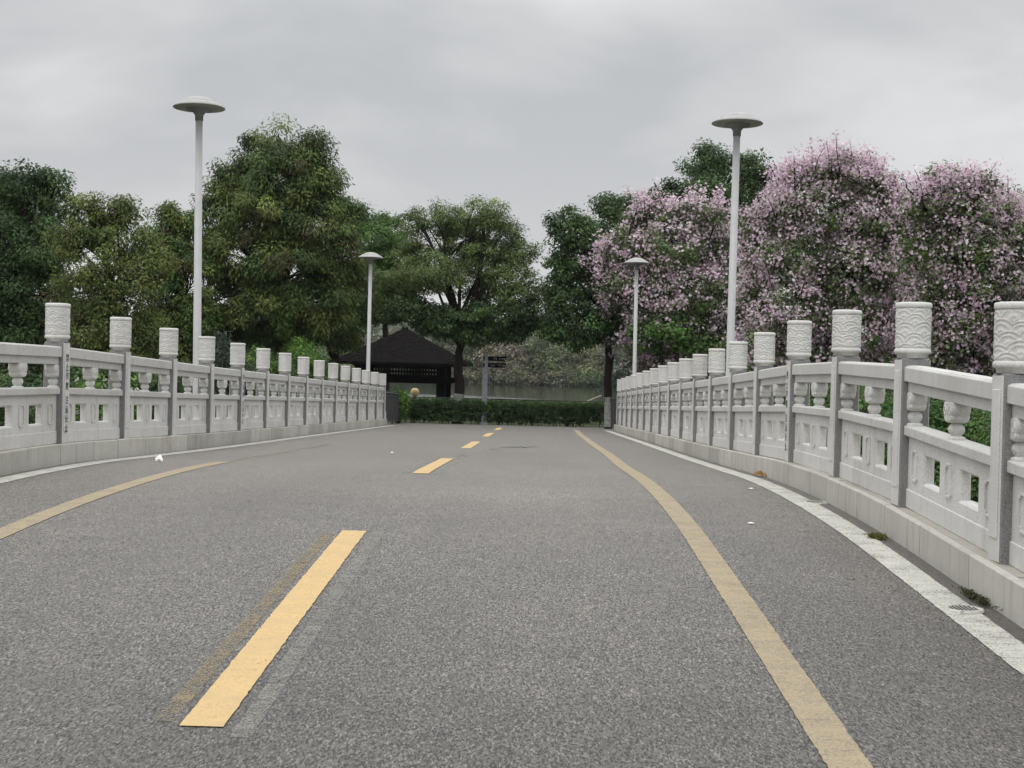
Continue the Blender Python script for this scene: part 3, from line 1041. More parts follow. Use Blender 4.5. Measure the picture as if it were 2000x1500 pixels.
def limb(mb, a, b, r0, r1, bend=0.25, n=6, seg=7):
    a = Vector(a); b = Vector(b); d = b - a
    side = Vector((random.gauss(0, 1), random.gauss(0, 1), 0)) * d.length * bend * 0.3
    pts = []; rad = []
    for i in range(seg + 1):
        t = i / seg
        p = a + d * t + side * math.sin(PI * t) + Vector((0, 0, 1)) * d.length * 0.08 * math.sin(PI * t)
        p += Vector((random.gauss(0, 1), random.gauss(0, 1), random.gauss(0, 1))) * r0 * 0.10 * (0 if i in (0, seg) else 1)
        pts.append(p); rad.append(r0 + (r1 - r0) * t)
    mb.tube(pts, rad, n, cap=False)
    return pts


def px_lobes(lst, Y, depth=1.0):
    out_ = []
    for it in lst:
        x, y, rx, ry = it[:4]; dy = it[4] if len(it) > 4 else rng.uniform(-0.9, 0.9) * rx * Y / F
        Yl = Y + dy
        k = Yl / F
        c = at(x, y, Yl)
        out_.append(((c.x, c.y, c.z), (rx * k, max(rx, ry) * k * depth, ry * k)))
    return out_


def tree(name, label, cat, base, lobes, fork, trunk_r, leaf, group=None, blossom=None, twin=None, white_h=0, extra=None, limbs=True):
    """base: foot of the trunk; fork: where the limbs part; leaf: dict for leaves(); lobes: ellipsoids"""
    bx, by, bz = base
    root = empty(name, base); tag(root, label, cat, group)
    org = Vector(base)
    mb = MB()
    fk = Vector(fork)
    foot = Vector((bx, by, bz - 0.25))
    if white_h > 0:
        t = (white_h + 0.25) / (fk.z - bz + 0.25)
        mid = foot.lerp(fk, t)
    pts = limb(mb, foot, fk, trunk_r * 1.15, trunk_r * 0.85, 0.03, 12, 9)
    if twin:
        limb(mb, Vector(twin[0]), Vector(twin[1]), trunk_r * 0.8, trunk_r * 0.55, 0.02, 10, 7)
    tips = []
    for (c, r) in lobes:
        c = Vector(c)
        st = fk.lerp(Vector((fk.x, fk.y, max(fk.z, c.z - 1.2))), 0.55) if c.z > fk.z + 1.5 else fk
        if limbs:
            p = limb(mb, st + (fk - st) * 0.3, c, trunk_r * 0.42, trunk_r * 0.12, 0.35, 6, 7)
            for q in range(4):
                dd = Vector(unit(rng.normal(size=(1, 3)))[0]); dd.z = abs(dd.z) * 0.8 - 0.1
                e = c + Vector((dd.x * r[0], dd.y * r[1], dd.z * r[2])) * 0.9
                limb(mb, p[4 + q % 3], e, trunk_r * 0.14, 0.012, 0.3, 4, 4)
    if limbs and len(lobes) > 2:
        top = max(lobes, key=lambda l: l[0][2])
        limb(mb, fk, Vector(top[0]), trunk_r * 0.78, trunk_r * 0.2, 0.15, 10, 9)
    twig_pts = []
    for (x, y, x2, y2, Yt) in (blossom or {}).get('twigs', ()):
        a = at(x, y, Yt); b = at(x2, y2, Yt + random.uniform(-.4, .4))
        near = min(lobes, key=lambda l: (Vector(l[0]) - a).length)
        limb(mb, Vector(near[0]), a, 0.03, 0.016, 0.2, 4, 4)
        limb(mb, a, b, 0.016, 0.006, 0.2, 4, 4)
        twig_pts += [a.lerp(b, q)[:] for q in (0.45, 0.7, 0.88, 1.0)]
    mb.v = [tuple(Vector(v) - org) for v in mb.v]
    tr = mb.build('trunk', M['bark'], root, fix=False)
    if white_h > 0:
        mw_ = MB(); r0 = trunk_r * 1.15 + 0.008
        q = []
        for i in range(8):
            t = i / 7
            a = 0.25 / (fk.z - bz + 0.25) + t * white_h / (fk.z - bz + 0.25)
            k_ = a * 9; i0_ = min(int(k_), 8)
            q.append(pts[i0_].lerp(pts[i0_ + 1], k_ - i0_) - org)
        mw_.tube(q, [r0 - 0.02 * i / 7 for i in range(8)], 14, cap=False)
        wb = mw_.build('whitewash_band', M['whitewash'], tr, fix=False)
        wb['label'] = 'whitewashed foot of the trunk'
    lf = dict(leaf); sp = lf.pop('spacing'); shl = lf.pop('shell', (0.55, 1.0))
    cc, cd = clump_points(lobes, sp, shl)
    parts = [leaves(cc, cd, **lf)]
    if extra:
        for e in extra:
            ec, ed = clump_points(e['lobes'], e['spacing'])
            parts.append(leaves(ec, ed, **e['leaf']))
    C, A, B, co = merge(parts)
    me = quad_mesh('crown', C - np.array(base), A, B, co, M['leaf'])
    link('crown', me, root)
    if blossom:
        bl = dict(blossom); sp = bl.pop('spacing'); tw = bl.pop('twigs', None); bs = bl.pop('shell', (0.8, 1.15)); wts = bl.pop('keep', None); air = bl.pop('air', None)
        fc, fd = clump_points(lobes, sp, bs)
        if wts is not None:
            # sprays thin out in irregular patches
            ph = np.sin(fc[:, 0] * 1.3 + 1.1 * fc[:, 2]) + np.sin(fc[:, 2] * 1.9 - 0.7 * fc[:, 0] + 2.0)
            keep = rng.random(len(fc)) < np.clip(wts + 0.20 * ph, 0.08, 1)
            fc, fd = fc[keep], fd[keep]
        if air:
            ac, ad = clump_points(air, 0.34, (0.2, 1.1))
            fc = np.vstack([fc, ac]); fd = np.vstack([fd, ad])
        if twig_pts:
            fc = np.vstack([fc, np.array(twig_pts)]); fd = np.vstack([fd, np.tile((0, 0, 1.0), (len(twig_pts), 1))])
        C, A, B, co = flowers(fc, fd, **bl)
        link('blossom', quad_mesh('blossom', C - np.array(base), A, B, co, M['petal']), root)
    return root


G_DARK = [(0.059, 0.102, 0.037), (0.073, 0.122, 0.041), (0.088, 0.139, 0.049), (0.049, 0.085, 0.034)]
G_OLIVE = [(0.122, 0.156, 0.041), (0.105, 0.144, 0.039), (0.154, 0.178, 0.051), (0.085, 0.122, 0.039)]
G_MANGO = [(0.076, 0.120, 0.037), (0.102, 0.146, 0.040), (0.061, 0.100, 0.037), (0.132, 0.166, 0.046)]
G_BRIGHT = [(0.100, 0.201, 0.039), (0.127, 0.232, 0.046), (0.083, 0.165, 0.037)]
G_MID = [(0.073, 0.142, 0.039), (0.093, 0.163, 0.046), (0.063, 0.120, 0.037)]
G_FEATHER = [(0.132, 0.185, 0.063), (0.115, 0.166, 0.056), (0.159, 0.205, 0.073)]
G_BAU = [(0.100, 0.132, 0.061), (0.115, 0.144, 0.068), (0.110, 0.112, 0.073), (0.127, 0.159, 0.078), (0.122, 0.189, 0.056)]
PINK = [(0.77, 0.59, 0.70), (0.80, 0.64, 0.72), (0.66, 0.46, 0.61), (0.86, 0.75, 0.79), (0.75, 0.59, 0.67), (0.89, 0.82, 0.83)]


def sprigs(spans, Y, n, r):
    out_ = []
    for (x0, y0, x1, y1) in spans:
        for _ in range(n):
            t = r.random()
            x, y = x0 + (x1 - x0) * t + r.uniform(-8, 8), y0 + (y1 - y0) * t + r.uniform(-8, 14)
            out_.append((x, y + 30, x + r.uniform(-26, 26), y - 44 * r.random() ** 1.6, Y + r.uniform(-1, 1)))
    return out_


RS = random.Random(77)


def gz(Y): return ground_z(0, Y)


# centre tree at the path end
Yc = 48.3
b = at(893, 832, Yc)
lob = px_lobes([(812, 432, 30, 32, 0), (805, 490, 42, 40, .5), (872, 430, 50, 34, 0), (945, 418, 52, 34, -.5), (905, 470, 70, 46, .6), (985, 452, 34, 38, 0), (1012, 498, 42, 44, 0), (950, 505, 70, 44, 0),
                (850, 530, 82, 42, -.6), (780, 560, 62, 44, 0), (738, 572, 34, 42, .4), (1005, 560, 56, 42, -.4), (940, 568, 60, 34, .8), (800, 608, 66, 30, -.5), (885, 622, 70, 30, -.7), (965, 620, 72, 36, -.4), (1025, 618, 38, 34, .2), (930, 655, 48, 20, -.6), (1000, 655, 30, 16, -.3), (852, 643, 36, 18, -.9), (1050, 585, 30, 30, .2), (1058, 640, 22, 22, 0)], Yc, 0.8)
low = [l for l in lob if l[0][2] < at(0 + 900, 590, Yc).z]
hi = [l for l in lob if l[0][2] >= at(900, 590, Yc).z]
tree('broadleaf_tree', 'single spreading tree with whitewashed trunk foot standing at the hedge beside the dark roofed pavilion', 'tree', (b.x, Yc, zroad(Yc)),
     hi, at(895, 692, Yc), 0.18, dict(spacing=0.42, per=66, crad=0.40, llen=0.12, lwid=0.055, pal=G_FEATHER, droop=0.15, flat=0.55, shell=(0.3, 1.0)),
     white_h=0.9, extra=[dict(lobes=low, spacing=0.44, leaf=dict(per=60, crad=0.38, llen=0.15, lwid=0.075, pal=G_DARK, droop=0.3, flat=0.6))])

# big dense tree, left of the pavilion
Ym = 45.0
lob = px_lobes([(562, 285, 52, 48, 0), (505, 302, 45, 42, .4), (612, 305, 32, 38, -.3), (560, 345, 85, 55, -.6), (470, 352, 45, 42, .3), (425, 355, 30, 28, 0), (632, 372, 50, 50, 0), (520, 410, 100, 65, -.8), (430, 430, 52, 62, 0), (610, 440, 80, 60, -.8), (678, 430, 38, 42, .2), (655, 500, 62, 62, -.5),
                (470, 500, 85, 62, -1.), (560, 520, 95, 62, -1.3), (435, 580, 62, 70, -.3), (520, 610, 92, 60, -1.3), (620, 590, 78, 62, -1.0), (690, 560, 34, 60, 0), (440, 655, 60, 40, -.4), (550, 665, 70, 34, -.8), (625, 640, 45, 34, -.5)], Ym, 0.85)
b = at(540, 860, Ym)
tree('mango_tree', 'tallest tree, a broad pyramid of dense drooping dark leaves between the left lamps', 'tree', (b.x, Ym, gz(Ym)),
     lob, at(540, 600, Ym), 0.26, dict(spacing=0.70, per=190, crad=0.56, llen=0.20, lwid=0.060, pal=G_MANGO, droop=0.32, flat=0.7, up=0.55, tint=((0.085, 0.060, 0.028), 0.07), var=0.25))

# tree with the bare double stem beside the pavilion roof
Yd = 46.5
lob = px_lobes([(655, 610, 48, 42, 0), (690, 640, 26, 34, -.2), (625, 640, 34, 28, .1), (668, 660, 32, 18, 0), (700, 590, 24, 40, .2), (640, 560, 42, 40, .3)], Yd, 0.9)
b = at(655, 850, Yd)
tree('mango_tree', 'small drooping tree with thin forked trunk just left of the pavilion roof', 'tree', (b.x, Yd, gz(Yd)),
     lob, at(655, 655, Yd), 0.115, dict(spacing=0.58, per=140, crad=0.44, llen=0.19, lwid=0.058, pal=G_MANGO, droop=0.38, tint=((0.085, 0.055, 0.026), 0.12)),
     twin=(at(652, 706, Yd), at(632, 655, Yd)))

Yq = 62.8
lob = px_lobes([(752, 452, 44, 38), (722, 480, 40, 50), (775, 505, 50, 50), (730, 545, 46, 50), (785, 560, 45, 45), (715, 605, 34, 40), (760, 600, 45, 30), (700, 430, 28, 28)], Yq, 0.9)
b = at(752, 830, Yq)
tree('broadleaf_tree', 'fresh green rounded tree behind the far left lamp head, between two taller crowns', 'tree', (b.x, Yq, gz(Yq)), lob, at(752, 640, Yq), 0.16,
     dict(spacing=0.55, per=95, crad=0.46, llen=0.17, lwid=0.08, pal=G_MID + G_BRIGHT[:1], droop=0.2))

# left group
Yl = 41.0
lob = px_lobes([(40, 352, 62, 38, 0), (98, 365, 30, 34, 0), (-30, 370, 60, 45), (15, 410, 80, 50), (85, 420, 42, 40), (-40, 460, 70, 60), (35, 480, 85, 60, -.8), (95, 500, 50, 55), (0, 560, 85, 60, -.8), (80, 590, 62, 62, -.4), (20, 640, 85, 55, -.6), (-60, 560, 60, 80), (100, 660, 60, 40, -.4), (20, 710, 90, 40, -.4)], Yl, 0.85)
b = at(20, 900, Yl)
tree('broadleaf_tree', 'dark dense tree with rounded top at the left edge of the photo', 'tree', (b.x, Yl, gz(Yl)), lob, at(20, 560, Yl), 0.24,
     dict(spacing=0.56, per=110, crad=0.47, llen=0.16, lwid=0.075, pal=G_DARK, droop=0.2))
Yl = 37.0
lob = px_lobes([(160, 400, 30, 28), (205, 412, 40, 36), (248, 412, 34, 30, .3), (180, 450, 55, 42), (245, 470, 60, 46), (140, 470, 40, 45), (200, 530, 82, 52, -.5), (290, 520, 42, 55), (150, 570, 60, 50), (250, 590, 72, 52, -.6), (180, 640, 75, 48, -.6), (275, 660, 60, 46, -.4), (210, 700, 90, 40, -.3)], Yl, 0.85)
b = at(215, 900, Yl)
tree('broadleaf_tree', 'olive brown thin topped tree left of the near left lamp pole, twigs showing', 'tree', (b.x, Yl, gz(Yl)), lob, at(213, 590, Yl), 0.13,
     dict(spacing=0.46, per=80, crad=0.38, llen=0.13, lwid=0.055, pal=G_OLIVE, droop=0.25, tint=((0.075, 0.050, 0.028), 0.10)))
Yl = 43.0
lob = px_lobes([(345, 425, 38, 26), (318, 450, 36, 34), (370, 465, 40, 40), (335, 510, 55, 45, -.5), (375, 550, 45, 55), (320, 580, 52, 52), (350, 640, 60, 50, -.4), (300, 660, 40, 40), (390, 640, 40, 60), (345, 700, 70, 40, -.4)], Yl, 0.9)
b = at(345, 900, Yl)
tree('broadleaf_tree', 'yellowish green tree partly hidden by the near left lamp pole', 'tree', (b.x, Yl, gz(Yl)), lob, at(345, 620, Yl), 0.15,
     dict(spacing=0.54, per=100, crad=0.44, llen=0.16, lwid=0.07, pal=G_OLIVE[:2] + G_MID[:1], droop=0.25, tint=((0.09, 0.06, 0.03), 0.08)))
Yl = 44.0
lob = px_lobes([(-160, 420, 70, 60), (-120, 520, 80, 80), (-190, 580, 80, 90), (-130, 660, 80, 60)], Yl, 0.9)
b = at(-150, 900, Yl)
tree('broadleaf_tree', 'dark tree just outside the left edge of the photo', 'tree', (b.x, Yl, gz(Yl)), lob, at(-150, 620, Yl), 0.2,
     dict(spacing=0.7, per=80, crad=0.55, llen=0.20, lwid=0.10, pal=G_DARK, droop=0.2))

# right: dark trees
Yr = 46.3
lob = px_lobes([(1105, 435, 32, 28, 0), (1098, 480, 26, 26, 0), (1140, 470, 40, 40, 0), (1120, 530, 36, 26, 0), (1165, 525, 38, 36, .3), (1110, 585, 44, 30, 0), (1165, 590, 45, 36, -.2), (1090, 620, 28, 26, 0), (1150, 640, 44, 30, -.4), (1195, 640, 30, 34, -.2), (1085, 560, 20, 30, 0), (1120, 660, 26, 20, -.2), (1200, 580, 40, 60, .3), (1078, 600, 24, 30, .2), (1088, 520, 20, 26, .3), (1095, 650, 26, 20, 0)], Yr, 0.9)
b = at(1187, 840, Yr)
tree('broadleaf_tree', 'dark open tree with whitewashed split trunk at the far end of the right balustrade', 'tree', (b.x, Yr, zroad(Yr)), lob, at(1187, 640, Yr), 0.13,
     dict(spacing=0.46, per=70, crad=0.38, llen=0.16, lwid=0.08, pal=G_DARK + G_MID[:1], droop=0.25), white_h=0.85,
     twin=(at(1186, 765, Yr), at(1196, 690, Yr)))
Yr = 57.0
lob = px_lobes([(1208, 405, 46, 28), (1190, 445, 55, 42), (1262, 420, 50, 40), (1310, 385, 46, 34), (1365, 335, 42, 36), (1390, 310, 30, 26), (1425, 345, 50, 40), (1478, 335, 36, 30), (1470, 380, 46, 40), (1390, 390, 70, 45), (1280, 470, 80, 60), (1400, 460, 90, 60), (1200, 520, 60, 70), (1300, 560, 90, 80), (1420, 560, 80, 80)], Yr, 0.85)
b = at(1360, 860, Yr)
tree('broadleaf_tree', 'big dark green tree rising behind the near right lamp pole and the pink blossom', 'tree', (b.x, Yr, gz(Yr)), lob, at(1370, 560, Yr), 0.28,
     dict(spacing=0.66, per=110, crad=0.56, llen=0.19, lwid=0.09, pal=G_DARK, droop=0.2))
Yr = 44.0
lob = px_lobes([(1690, 340, 40, 28), (1715, 385, 45, 40), (1650, 380, 50, 45), (1765, 400, 36, 36), (1830, 352, 40, 26), (1870, 390, 50, 36), (1940, 395, 40, 26), (1985, 440, 40, 40), (1700, 450, 90, 60), (1850, 470, 100, 70), (1760, 560, 110, 80), (1930, 560, 90, 90), (1640, 560, 80, 90)], Yr, 0.85)
b = at(1800, 900, Yr)
tree('broadleaf_tree', 'plain green leafy tree showing its tops through and behind the right blossom trees', 'tree', (b.x, Yr, gz(Yr)), lob, at(1790, 600, Yr), 0.2,
     dict(spacing=0.56, per=100, crad=0.46, llen=0.16, lwid=0.07, pal=G_OLIVE[:2] + G_MID, droop=0.4))

# right: orchid trees in blossom
BLOOM = 'orchid trees in pink blossom'
leafB = dict(spacing=0.50, per=60, crad=0.42, llen=0.11, lwid=0.095, pal=G_BAU, droop=0.2, var=0.22)
Yb = 45.5
lob = px_lobes([(1268, 425, 46, 36), (1345, 425, 48, 32), (1395, 425, 34, 30), (1225, 490, 48, 42), (1300, 495, 72, 52, -.6), (1385, 500, 60, 52), (1205, 560, 36, 42), (1265, 570, 62, 52, -.6), (1350, 590, 72, 55, -.8), (1420, 580, 45, 70), (1220, 630, 45, 45), (1290, 650, 65, 45, -.6), (1375, 670, 72, 45, -.6), (1440, 660, 45, 55), (1240, 690, 36, 26), (1320, 715, 70, 40, -.4), (1420, 730, 60, 40, -.4)], Yb, 0.85)
b = at(1325, 900, Yb)
tree('orchid_tree', 'blossoming orchid tree left of the near right lamp pole, mauve flowers above green lower leaves', 'tree', (b.x, Yb, gz(Yb)), lob, at(1325, 690, Yb), 0.12, leafB, BLOOM,
     dict(spacing=0.30, per=10, crad=0.28, size=0.115, pal=PINK, keep=0.88, shell=(0.95, 1.2), twigs=[(1268, 400, 1262, 380, Yb), (1232, 395, 1225, 370, Yb), (1180, 500, 1165, 480, Yb), (1150, 520, 1138, 505, Yb), (1195, 610, 1170, 606, Yb)] + sprigs([(1225, 420, 1300, 392), (1300, 400, 1410, 398), (1175, 560, 1190, 470)], Yb, 11, RS)),
     extra=[dict(lobes=px_lobes([(1305, 640, 55, 30, -1.4), (1350, 675, 45, 24, -1.3), (1265, 660, 40, 28, -1.2), (1390, 700, 40, 20, -1.0)], Yb), spacing=0.6, leaf=dict(per=46, crad=0.42, llen=0.16, lwid=0.14, pal=G_MID + G_BRIGHT[2:], droop=0.15))])
Yb = 34.5
lob = px_lobes([(1560, 370, 42, 40), (1620, 345, 46, 36), (1665, 345, 36, 34), (1715, 385, 42, 38), (1520, 420, 48, 40), (1600, 420, 70, 48, -.5), (1690, 450, 64, 50, -.5), (1745, 450, 36, 44), (1490, 490, 45, 55), (1560, 510, 72, 55, -.6), (1660, 540, 80, 60, -.8), (1750, 540, 56, 62), (1480, 590, 45, 55), (1560, 610, 75, 55, -.8), (1665, 640, 80, 50, -.8), (1745, 650, 60, 55), (1500, 680, 55, 50), (1600, 700, 90, 45, -.4), (1720, 730, 80, 50, -.4), (1530, 760, 80, 50), (1785, 400, 42, 36, -1), (1470, 440, 40, 40, 1)], Yb, 0.85)
b = at(1620, 920, Yb)
tree('orchid_tree', 'fullest pink orchid tree, crown top right of the near right lamp pole', 'tree', (b.x, Yb, gz(Yb)), lob, at(1620, 680, Yb), 0.13, leafB, BLOOM,
     dict(spacing=0.245, per=11, crad=0.26, size=0.09, pal=PINK, keep=1.0, air=px_lobes([(1560, 345, 55, 40), (1620, 325, 60, 34), (1680, 335, 50, 34), (1525, 385, 45, 45), (1735, 380, 34, 40)], Yb), shell=(0.95, 1.2), twigs=[(1625, 330, 1622, 292, Yb), (1560, 345, 1545, 318, Yb), (1600, 330, 1580, 310, Yb), (1685, 330, 1690, 298, Yb), (1640, 325, 1645, 300, Yb), (1530, 370, 1515, 330, Yb), (1575, 330, 1562, 320, Yb), (1720, 340, 1722, 312, Yb)] + sprigs([(1500, 400, 1560, 335), (1550, 335, 1640, 312), (1630, 312, 1715, 340), (1715, 345, 1765, 420)], Yb, 17, RS)))
Yb = 31.0
lob = px_lobes([(1840, 372, 38, 34), (1890, 375, 40, 36), (1805, 420, 44, 42), (1875, 430, 60, 45, -.5), (1945, 430, 48, 42), (1995, 460, 36, 46), (1800, 500, 52, 52), (1885, 510, 66, 55, -.6), (1970, 530, 60, 60, -.4), (1820, 590, 60, 52, -.4), (1910, 600, 70, 55, -.8), (1995, 630, 60, 62), (1850, 670, 70, 50, -.5), (1945, 690, 75, 50, -.5), (1840, 750, 80, 50), (1960, 770, 80, 50, -.4)], Yb, 0.85)
b = at(1890, 940, Yb)
tree('orchid_tree', 'orchid tree at the right edge, greener crown with scattered mauve flowers', 'tree', (b.x, Yb, gz(Yb)), lob, at(1890, 690, Yb), 0.13, leafB, BLOOM,
     dict(spacing=0.235, per=11, crad=0.24, size=0.082, pal=PINK[:3] + PINK, keep=0.95, air=px_lobes([(1830, 365, 40, 34), (1890, 375, 46, 30), (1940, 410, 46, 34)], Yb), shell=(0.95, 1.2), twigs=[(1905, 390, 1938, 322, Yb), (1890, 360, 1908, 330, Yb), (1790, 390, 1780, 350, Yb), (1930, 385, 1936, 355, Yb), (1765, 370, 1757, 350, Yb)] + sprigs([(1790, 380, 1850, 340), (1850, 345, 1930, 365), (1930, 375, 1995, 420)], Yb, 11, RS)))
Yb = 29.0
lob = px_lobes([(2100, 470, 70, 60), (2080, 560, 70, 70), (2170, 560, 80, 80), (2100, 660, 80, 70), (2190, 680, 80, 70)], Yb, 0.9)
b = at(2120, 950, Yb)
tree('orchid_tree', 'orchid tree just beyond the right edge of the photo', 'tree', (b.x, Yb, gz(Yb)), lob, at(2120, 680, Yb), 0.12, leafB, BLOOM,
     dict(spacing=0.30, per=9, crad=0.24, size=0.09, pal=PINK, keep=0.6, shell=(0.85, 1.12)))


# ------------------------------------------------------------------ shrubs along the banks
def shrub(name, label, x, Y, w_, h_, leaf, group='shrubs along the bridge', z=None, fl=None, nl=6):
    zb = gz(Y) if z is None else z
    root = empty(name, (x, Y, zb)); tag(root, label, 'shrub', group)
    lob = []
    for k in range(nl):
        a = 2 * PI * k / nl + rng.uniform(-.4, .4); q = rng.uniform(0.2, 0.55)
        lob.append(((x + w_ * q * math.cos(a), Y + w_ * q * math.sin(a), zb + h_ * rng.uniform(0.35, 0.68)), (w_ * 0.45, w_ * 0.45, h_ * 0.32)))
    lob.append(((x, Y, zb + h_ * 0.68), (w_ * 0.4, w_ * 0.4, h_ * 0.32)))
    mb = MB()
    for (c, r) in lob:
        limb(mb, Vector((0, 0, -0.1)), Vector(c) - root.location, 0.03, 0.01, 0.3, 5, 5)
    mb.build('stem', M['bark'], root, fix=False)
    lf = dict(leaf); sp = lf.pop('spacing')
    cc, cd = clump_points(lob, sp)
    C, A, B, co = leaves(cc, cd, **lf)
    link('foliage', quad_mesh('foliage', C - np.array((x, Y, zb)), A, B, co, M['leaf']), root)
    if fl:
        fc, fd = clump_points(lob, fl[0], (0.95, 1.15))
        keep = rng.random(len(fc)) < 0.4
        C, A, B, co = flowers(fc[keep], fd[keep], 3, 0.12, 0.10, fl[1])
        link('blossom', quad_mesh('blossom', C - np.array((x, Y, zb)), A, B, co, M['petal']), root)
    return root


SH_D = dict(spacing=0.36, per=50, crad=0.32, llen=0.11, lwid=0.055, pal=G_DARK, droop=0.2)
SH_B = dict(spacing=0.34, per=50, crad=0.30, llen=0.12, lwid=0.06, pal=G_BRIGHT, droop=0.2)
SH_G = dict(spacing=0.30, per=34, crad=0.34, llen=0.20, lwid=0.04, pal=[(0.055, 0.075, 0.055), (0.065, 0.085, 0.065), (0.045, 0.062, 0.045)], droop=-0.35, up=0.2)


def shrub_px(name, label, xp, ytop, Y, w_, leaf, **kw):
    p = at(xp, ytop, Y); zb = gz(Y)
    return shrub(name, label, p.x, Y, w_, p.z - zb, leaf, **kw)


shrub_px('oleander_shrub', 'grey green narrow leaved shrub behind the left posts, right of the near lamp pole', 430, 652, 32, 1.15, SH_G)
shrub_px('green_shrub', 'small bright green shrub behind the left balustrade, below the tallest tree', 510, 668, 37, 0.8, SH_B)
shrub_px('green_shrub', 'bright yellowish green bush beside the thin forked trunk left of the pavilion', 590, 655, 41.5, 1.15, SH_B)
shrub_px('green_shrub', 'low green bush touching the hedge, at the end of the left balustrade', 778, 768, 46.4, 0.38, SH_B, z=zroad(46.4))
for i, (xp, yt, Y, w_, lf, lb) in enumerate([
        (20, 720, 26, 1.8, SH_D, 'dark shrub seen through the leftmost balustrade bay'),
        (150, 690, 29, 1.6, SH_D, 'dark shrub seen through the bay right of the leftmost post'),
        (270, 700, 31, 1.6, SH_D, 'dark shrub behind the second and third left posts'),
        (360, 705, 33, 1.5, SH_D, 'dark shrub at the foot of the near left lamp pole'),
        (560, 712, 40, 1.5, SH_D, 'dark low shrub behind the middle posts of left balustrade'),
        (660, 735, 44, 1.2, SH_D, 'dark low shrub at foot of the thin forked trunk'),
        (480, 720, 35, 1.2, SH_D, 'dark shrub between the grey shrub and bright shrub')]):
    shrub_px('green_shrub', lb, xp, yt, Y, w_, lf)
shrub_px('flowering_shrub', 'low shrub with small white flowers seen through the left balustrade bays', 180, 735, 22, 1.0, SH_B, fl=(0.3, [(0.75, 0.72, 0.74), (0.7, 0.6, 0.66)]))
for i, (xp, yt, Y, w_, lb) in enumerate([
        (1860, 760, 22, 1.7, 'green bush seen through the nearest bay of the right balustrade'),
        (1700, 745, 24, 1.6, 'green bush seen through the second near bay of the right balustrade'),
        (1570, 720, 28, 1.6, 'green bush behind the right balustrade under the fullest blossom tree'),
        (1990, 780, 19, 1.6, 'green bush behind the right balustrade at the right edge'),
        (1470, 705, 32, 1.5, 'green bush behind the right balustrade near the lamp pole foot')]):
    shrub_px('green_shrub', lb, xp, yt, Y, w_, dict(SH_D, pal=G_MID))

# ------------------------------------------------------------------ hedge and iron fence at the far end
HX0, HX1, HY = -5.15, 2.45, 48.3
zb = zroad(48) - 0.02
root = empty('hedge', ((HX0 + HX1) / 2, HY, zb)); tag(root, 'long clipped dark green hedge across the far end of the road', 'hedge')
org = np.array((((HX0 + HX1) / 2), HY, zb))
n = 2300
cc = np.column_stack([rng.uniform(HX0, HX1, n), HY + rng.uniform(-0.36, 0.36, n), zb + 0.12 + 0.66 * rng.random(n) ** 0.75])
thin = 0.35 + 0.65 * np.clip((cc[:, 2] - zb) / 0.45, 0, 1)
thin *= np.where((cc[:, 0] > 1.3) & (cc[:, 2] < zb + 0.55), 0.45, 1.0)
cc = cc[rng.random(n) < thin]
cd = unit(np.column_stack([rng.normal(size=len(cc)) * 0.4, np.sign(cc[:, 1] - HY) * 0.6 - 0.2, 0.35 + 0.8 * (cc[:, 2] > zb + 0.75)]))
C, A, B, co = leaves(cc, cd, 26, 0.13, 0.085, 0.045, G_DARK, droop=0.1, up=0.4)
tops = np.column_stack([rng.uniform(HX0, HX1, 420), HY + rng.uniform(-0.3, 0.3, 420), zb + 0.80 + rng.uniform(-0.03, 0.06, 420)])
t2 = leaves(tops, np.tile((0, 0, 1.0), (420, 1)), 16, 0.13, 0.10, 0.05, G_MID, droop=-0.2)
C, A, B, co = merge([(C, A, B, co), t2])
link('foliage', quad_mesh('foliage', C - org, A, B, co, M['leaf']), root)
mb = MB()
for k in range(70):
    x = random.uniform(HX0, HX1); y = HY + random.uniform(-.25, .25)
    limb(mb, (x - org[0], y - org[1], -0.05), (x - org[0] + random.uniform(-.12, .12), y - org[1], random.uniform(.5, .85)), 0.014, 0.006, 0.3, 5, 4)
tag(mb.build('stem', M['bark'], root, fix=False), kind='stuff')


def iron_fence(name, label, p0, p1, h, zf, nb, group):
    root = empty(name, (p0[0], p0[1], zf(p0[1]))); tag(root, label, 'fence', group)
    o = root.location
    rails, bars, posts = MB(), MB(), MB()
    P0 = Vector((p0[0], p0[1], zf(p0[1]))); P1 = Vector((p1[0], p1[1], zf(p1[1])))
    for hh, r in ((0.10, 0.014), (h - 0.10, 0.014), (h, 0.022)):
        rails.tube([P0 + Vector((0, 0, hh)) - o, P1 + Vector((0, 0, hh)) - o], [r, r], 8)
    for i in range(nb + 1):
        p = P0.lerp(P1, i / nb) - o
        bars.tube([p + Vector((0, 0, 0.10)), p + Vector((0, 0, h - 0.02))], [0.009, 0.009], 6)
    rails.build('rail', M['iron'], root); bars.build('bar_panel', M['iron'], root)
    for t in (0.0, 0.5, 1.0):
        p = P0.lerp(P1, t) - o
        mb = MB(); mb.box(p.x - 0.025, p.x + 0.025, p.y - 0.025, p.y + 0.025, p.z - 0.1, p.z + h + 0.04, 0.004)
        mb.build('fence_post', M['iron'], root)
    return root


iron_fence('iron_fence', 'dark iron bar fence standing behind the hedge', (-5.3, 48.85), (2.6, 48.85), 0.92, lambda y: zroad(48) - 0.02, 62, 'iron bar fences')
iron_fence('iron_fence', 'short dark iron bar fence continuing the left balustrade down to the hedge', (RL, 42.0), (RL + 0.02, 46.6), 1.02, zroad, 34, 'iron bar fences')
iron_fence('iron_fence', 'short dark iron bar fence continuing the right balustrade down to the hedge', (RR, 42.0), (RR + 0.02, 46.2), 1.02, zroad, 34, 'iron bar fences')

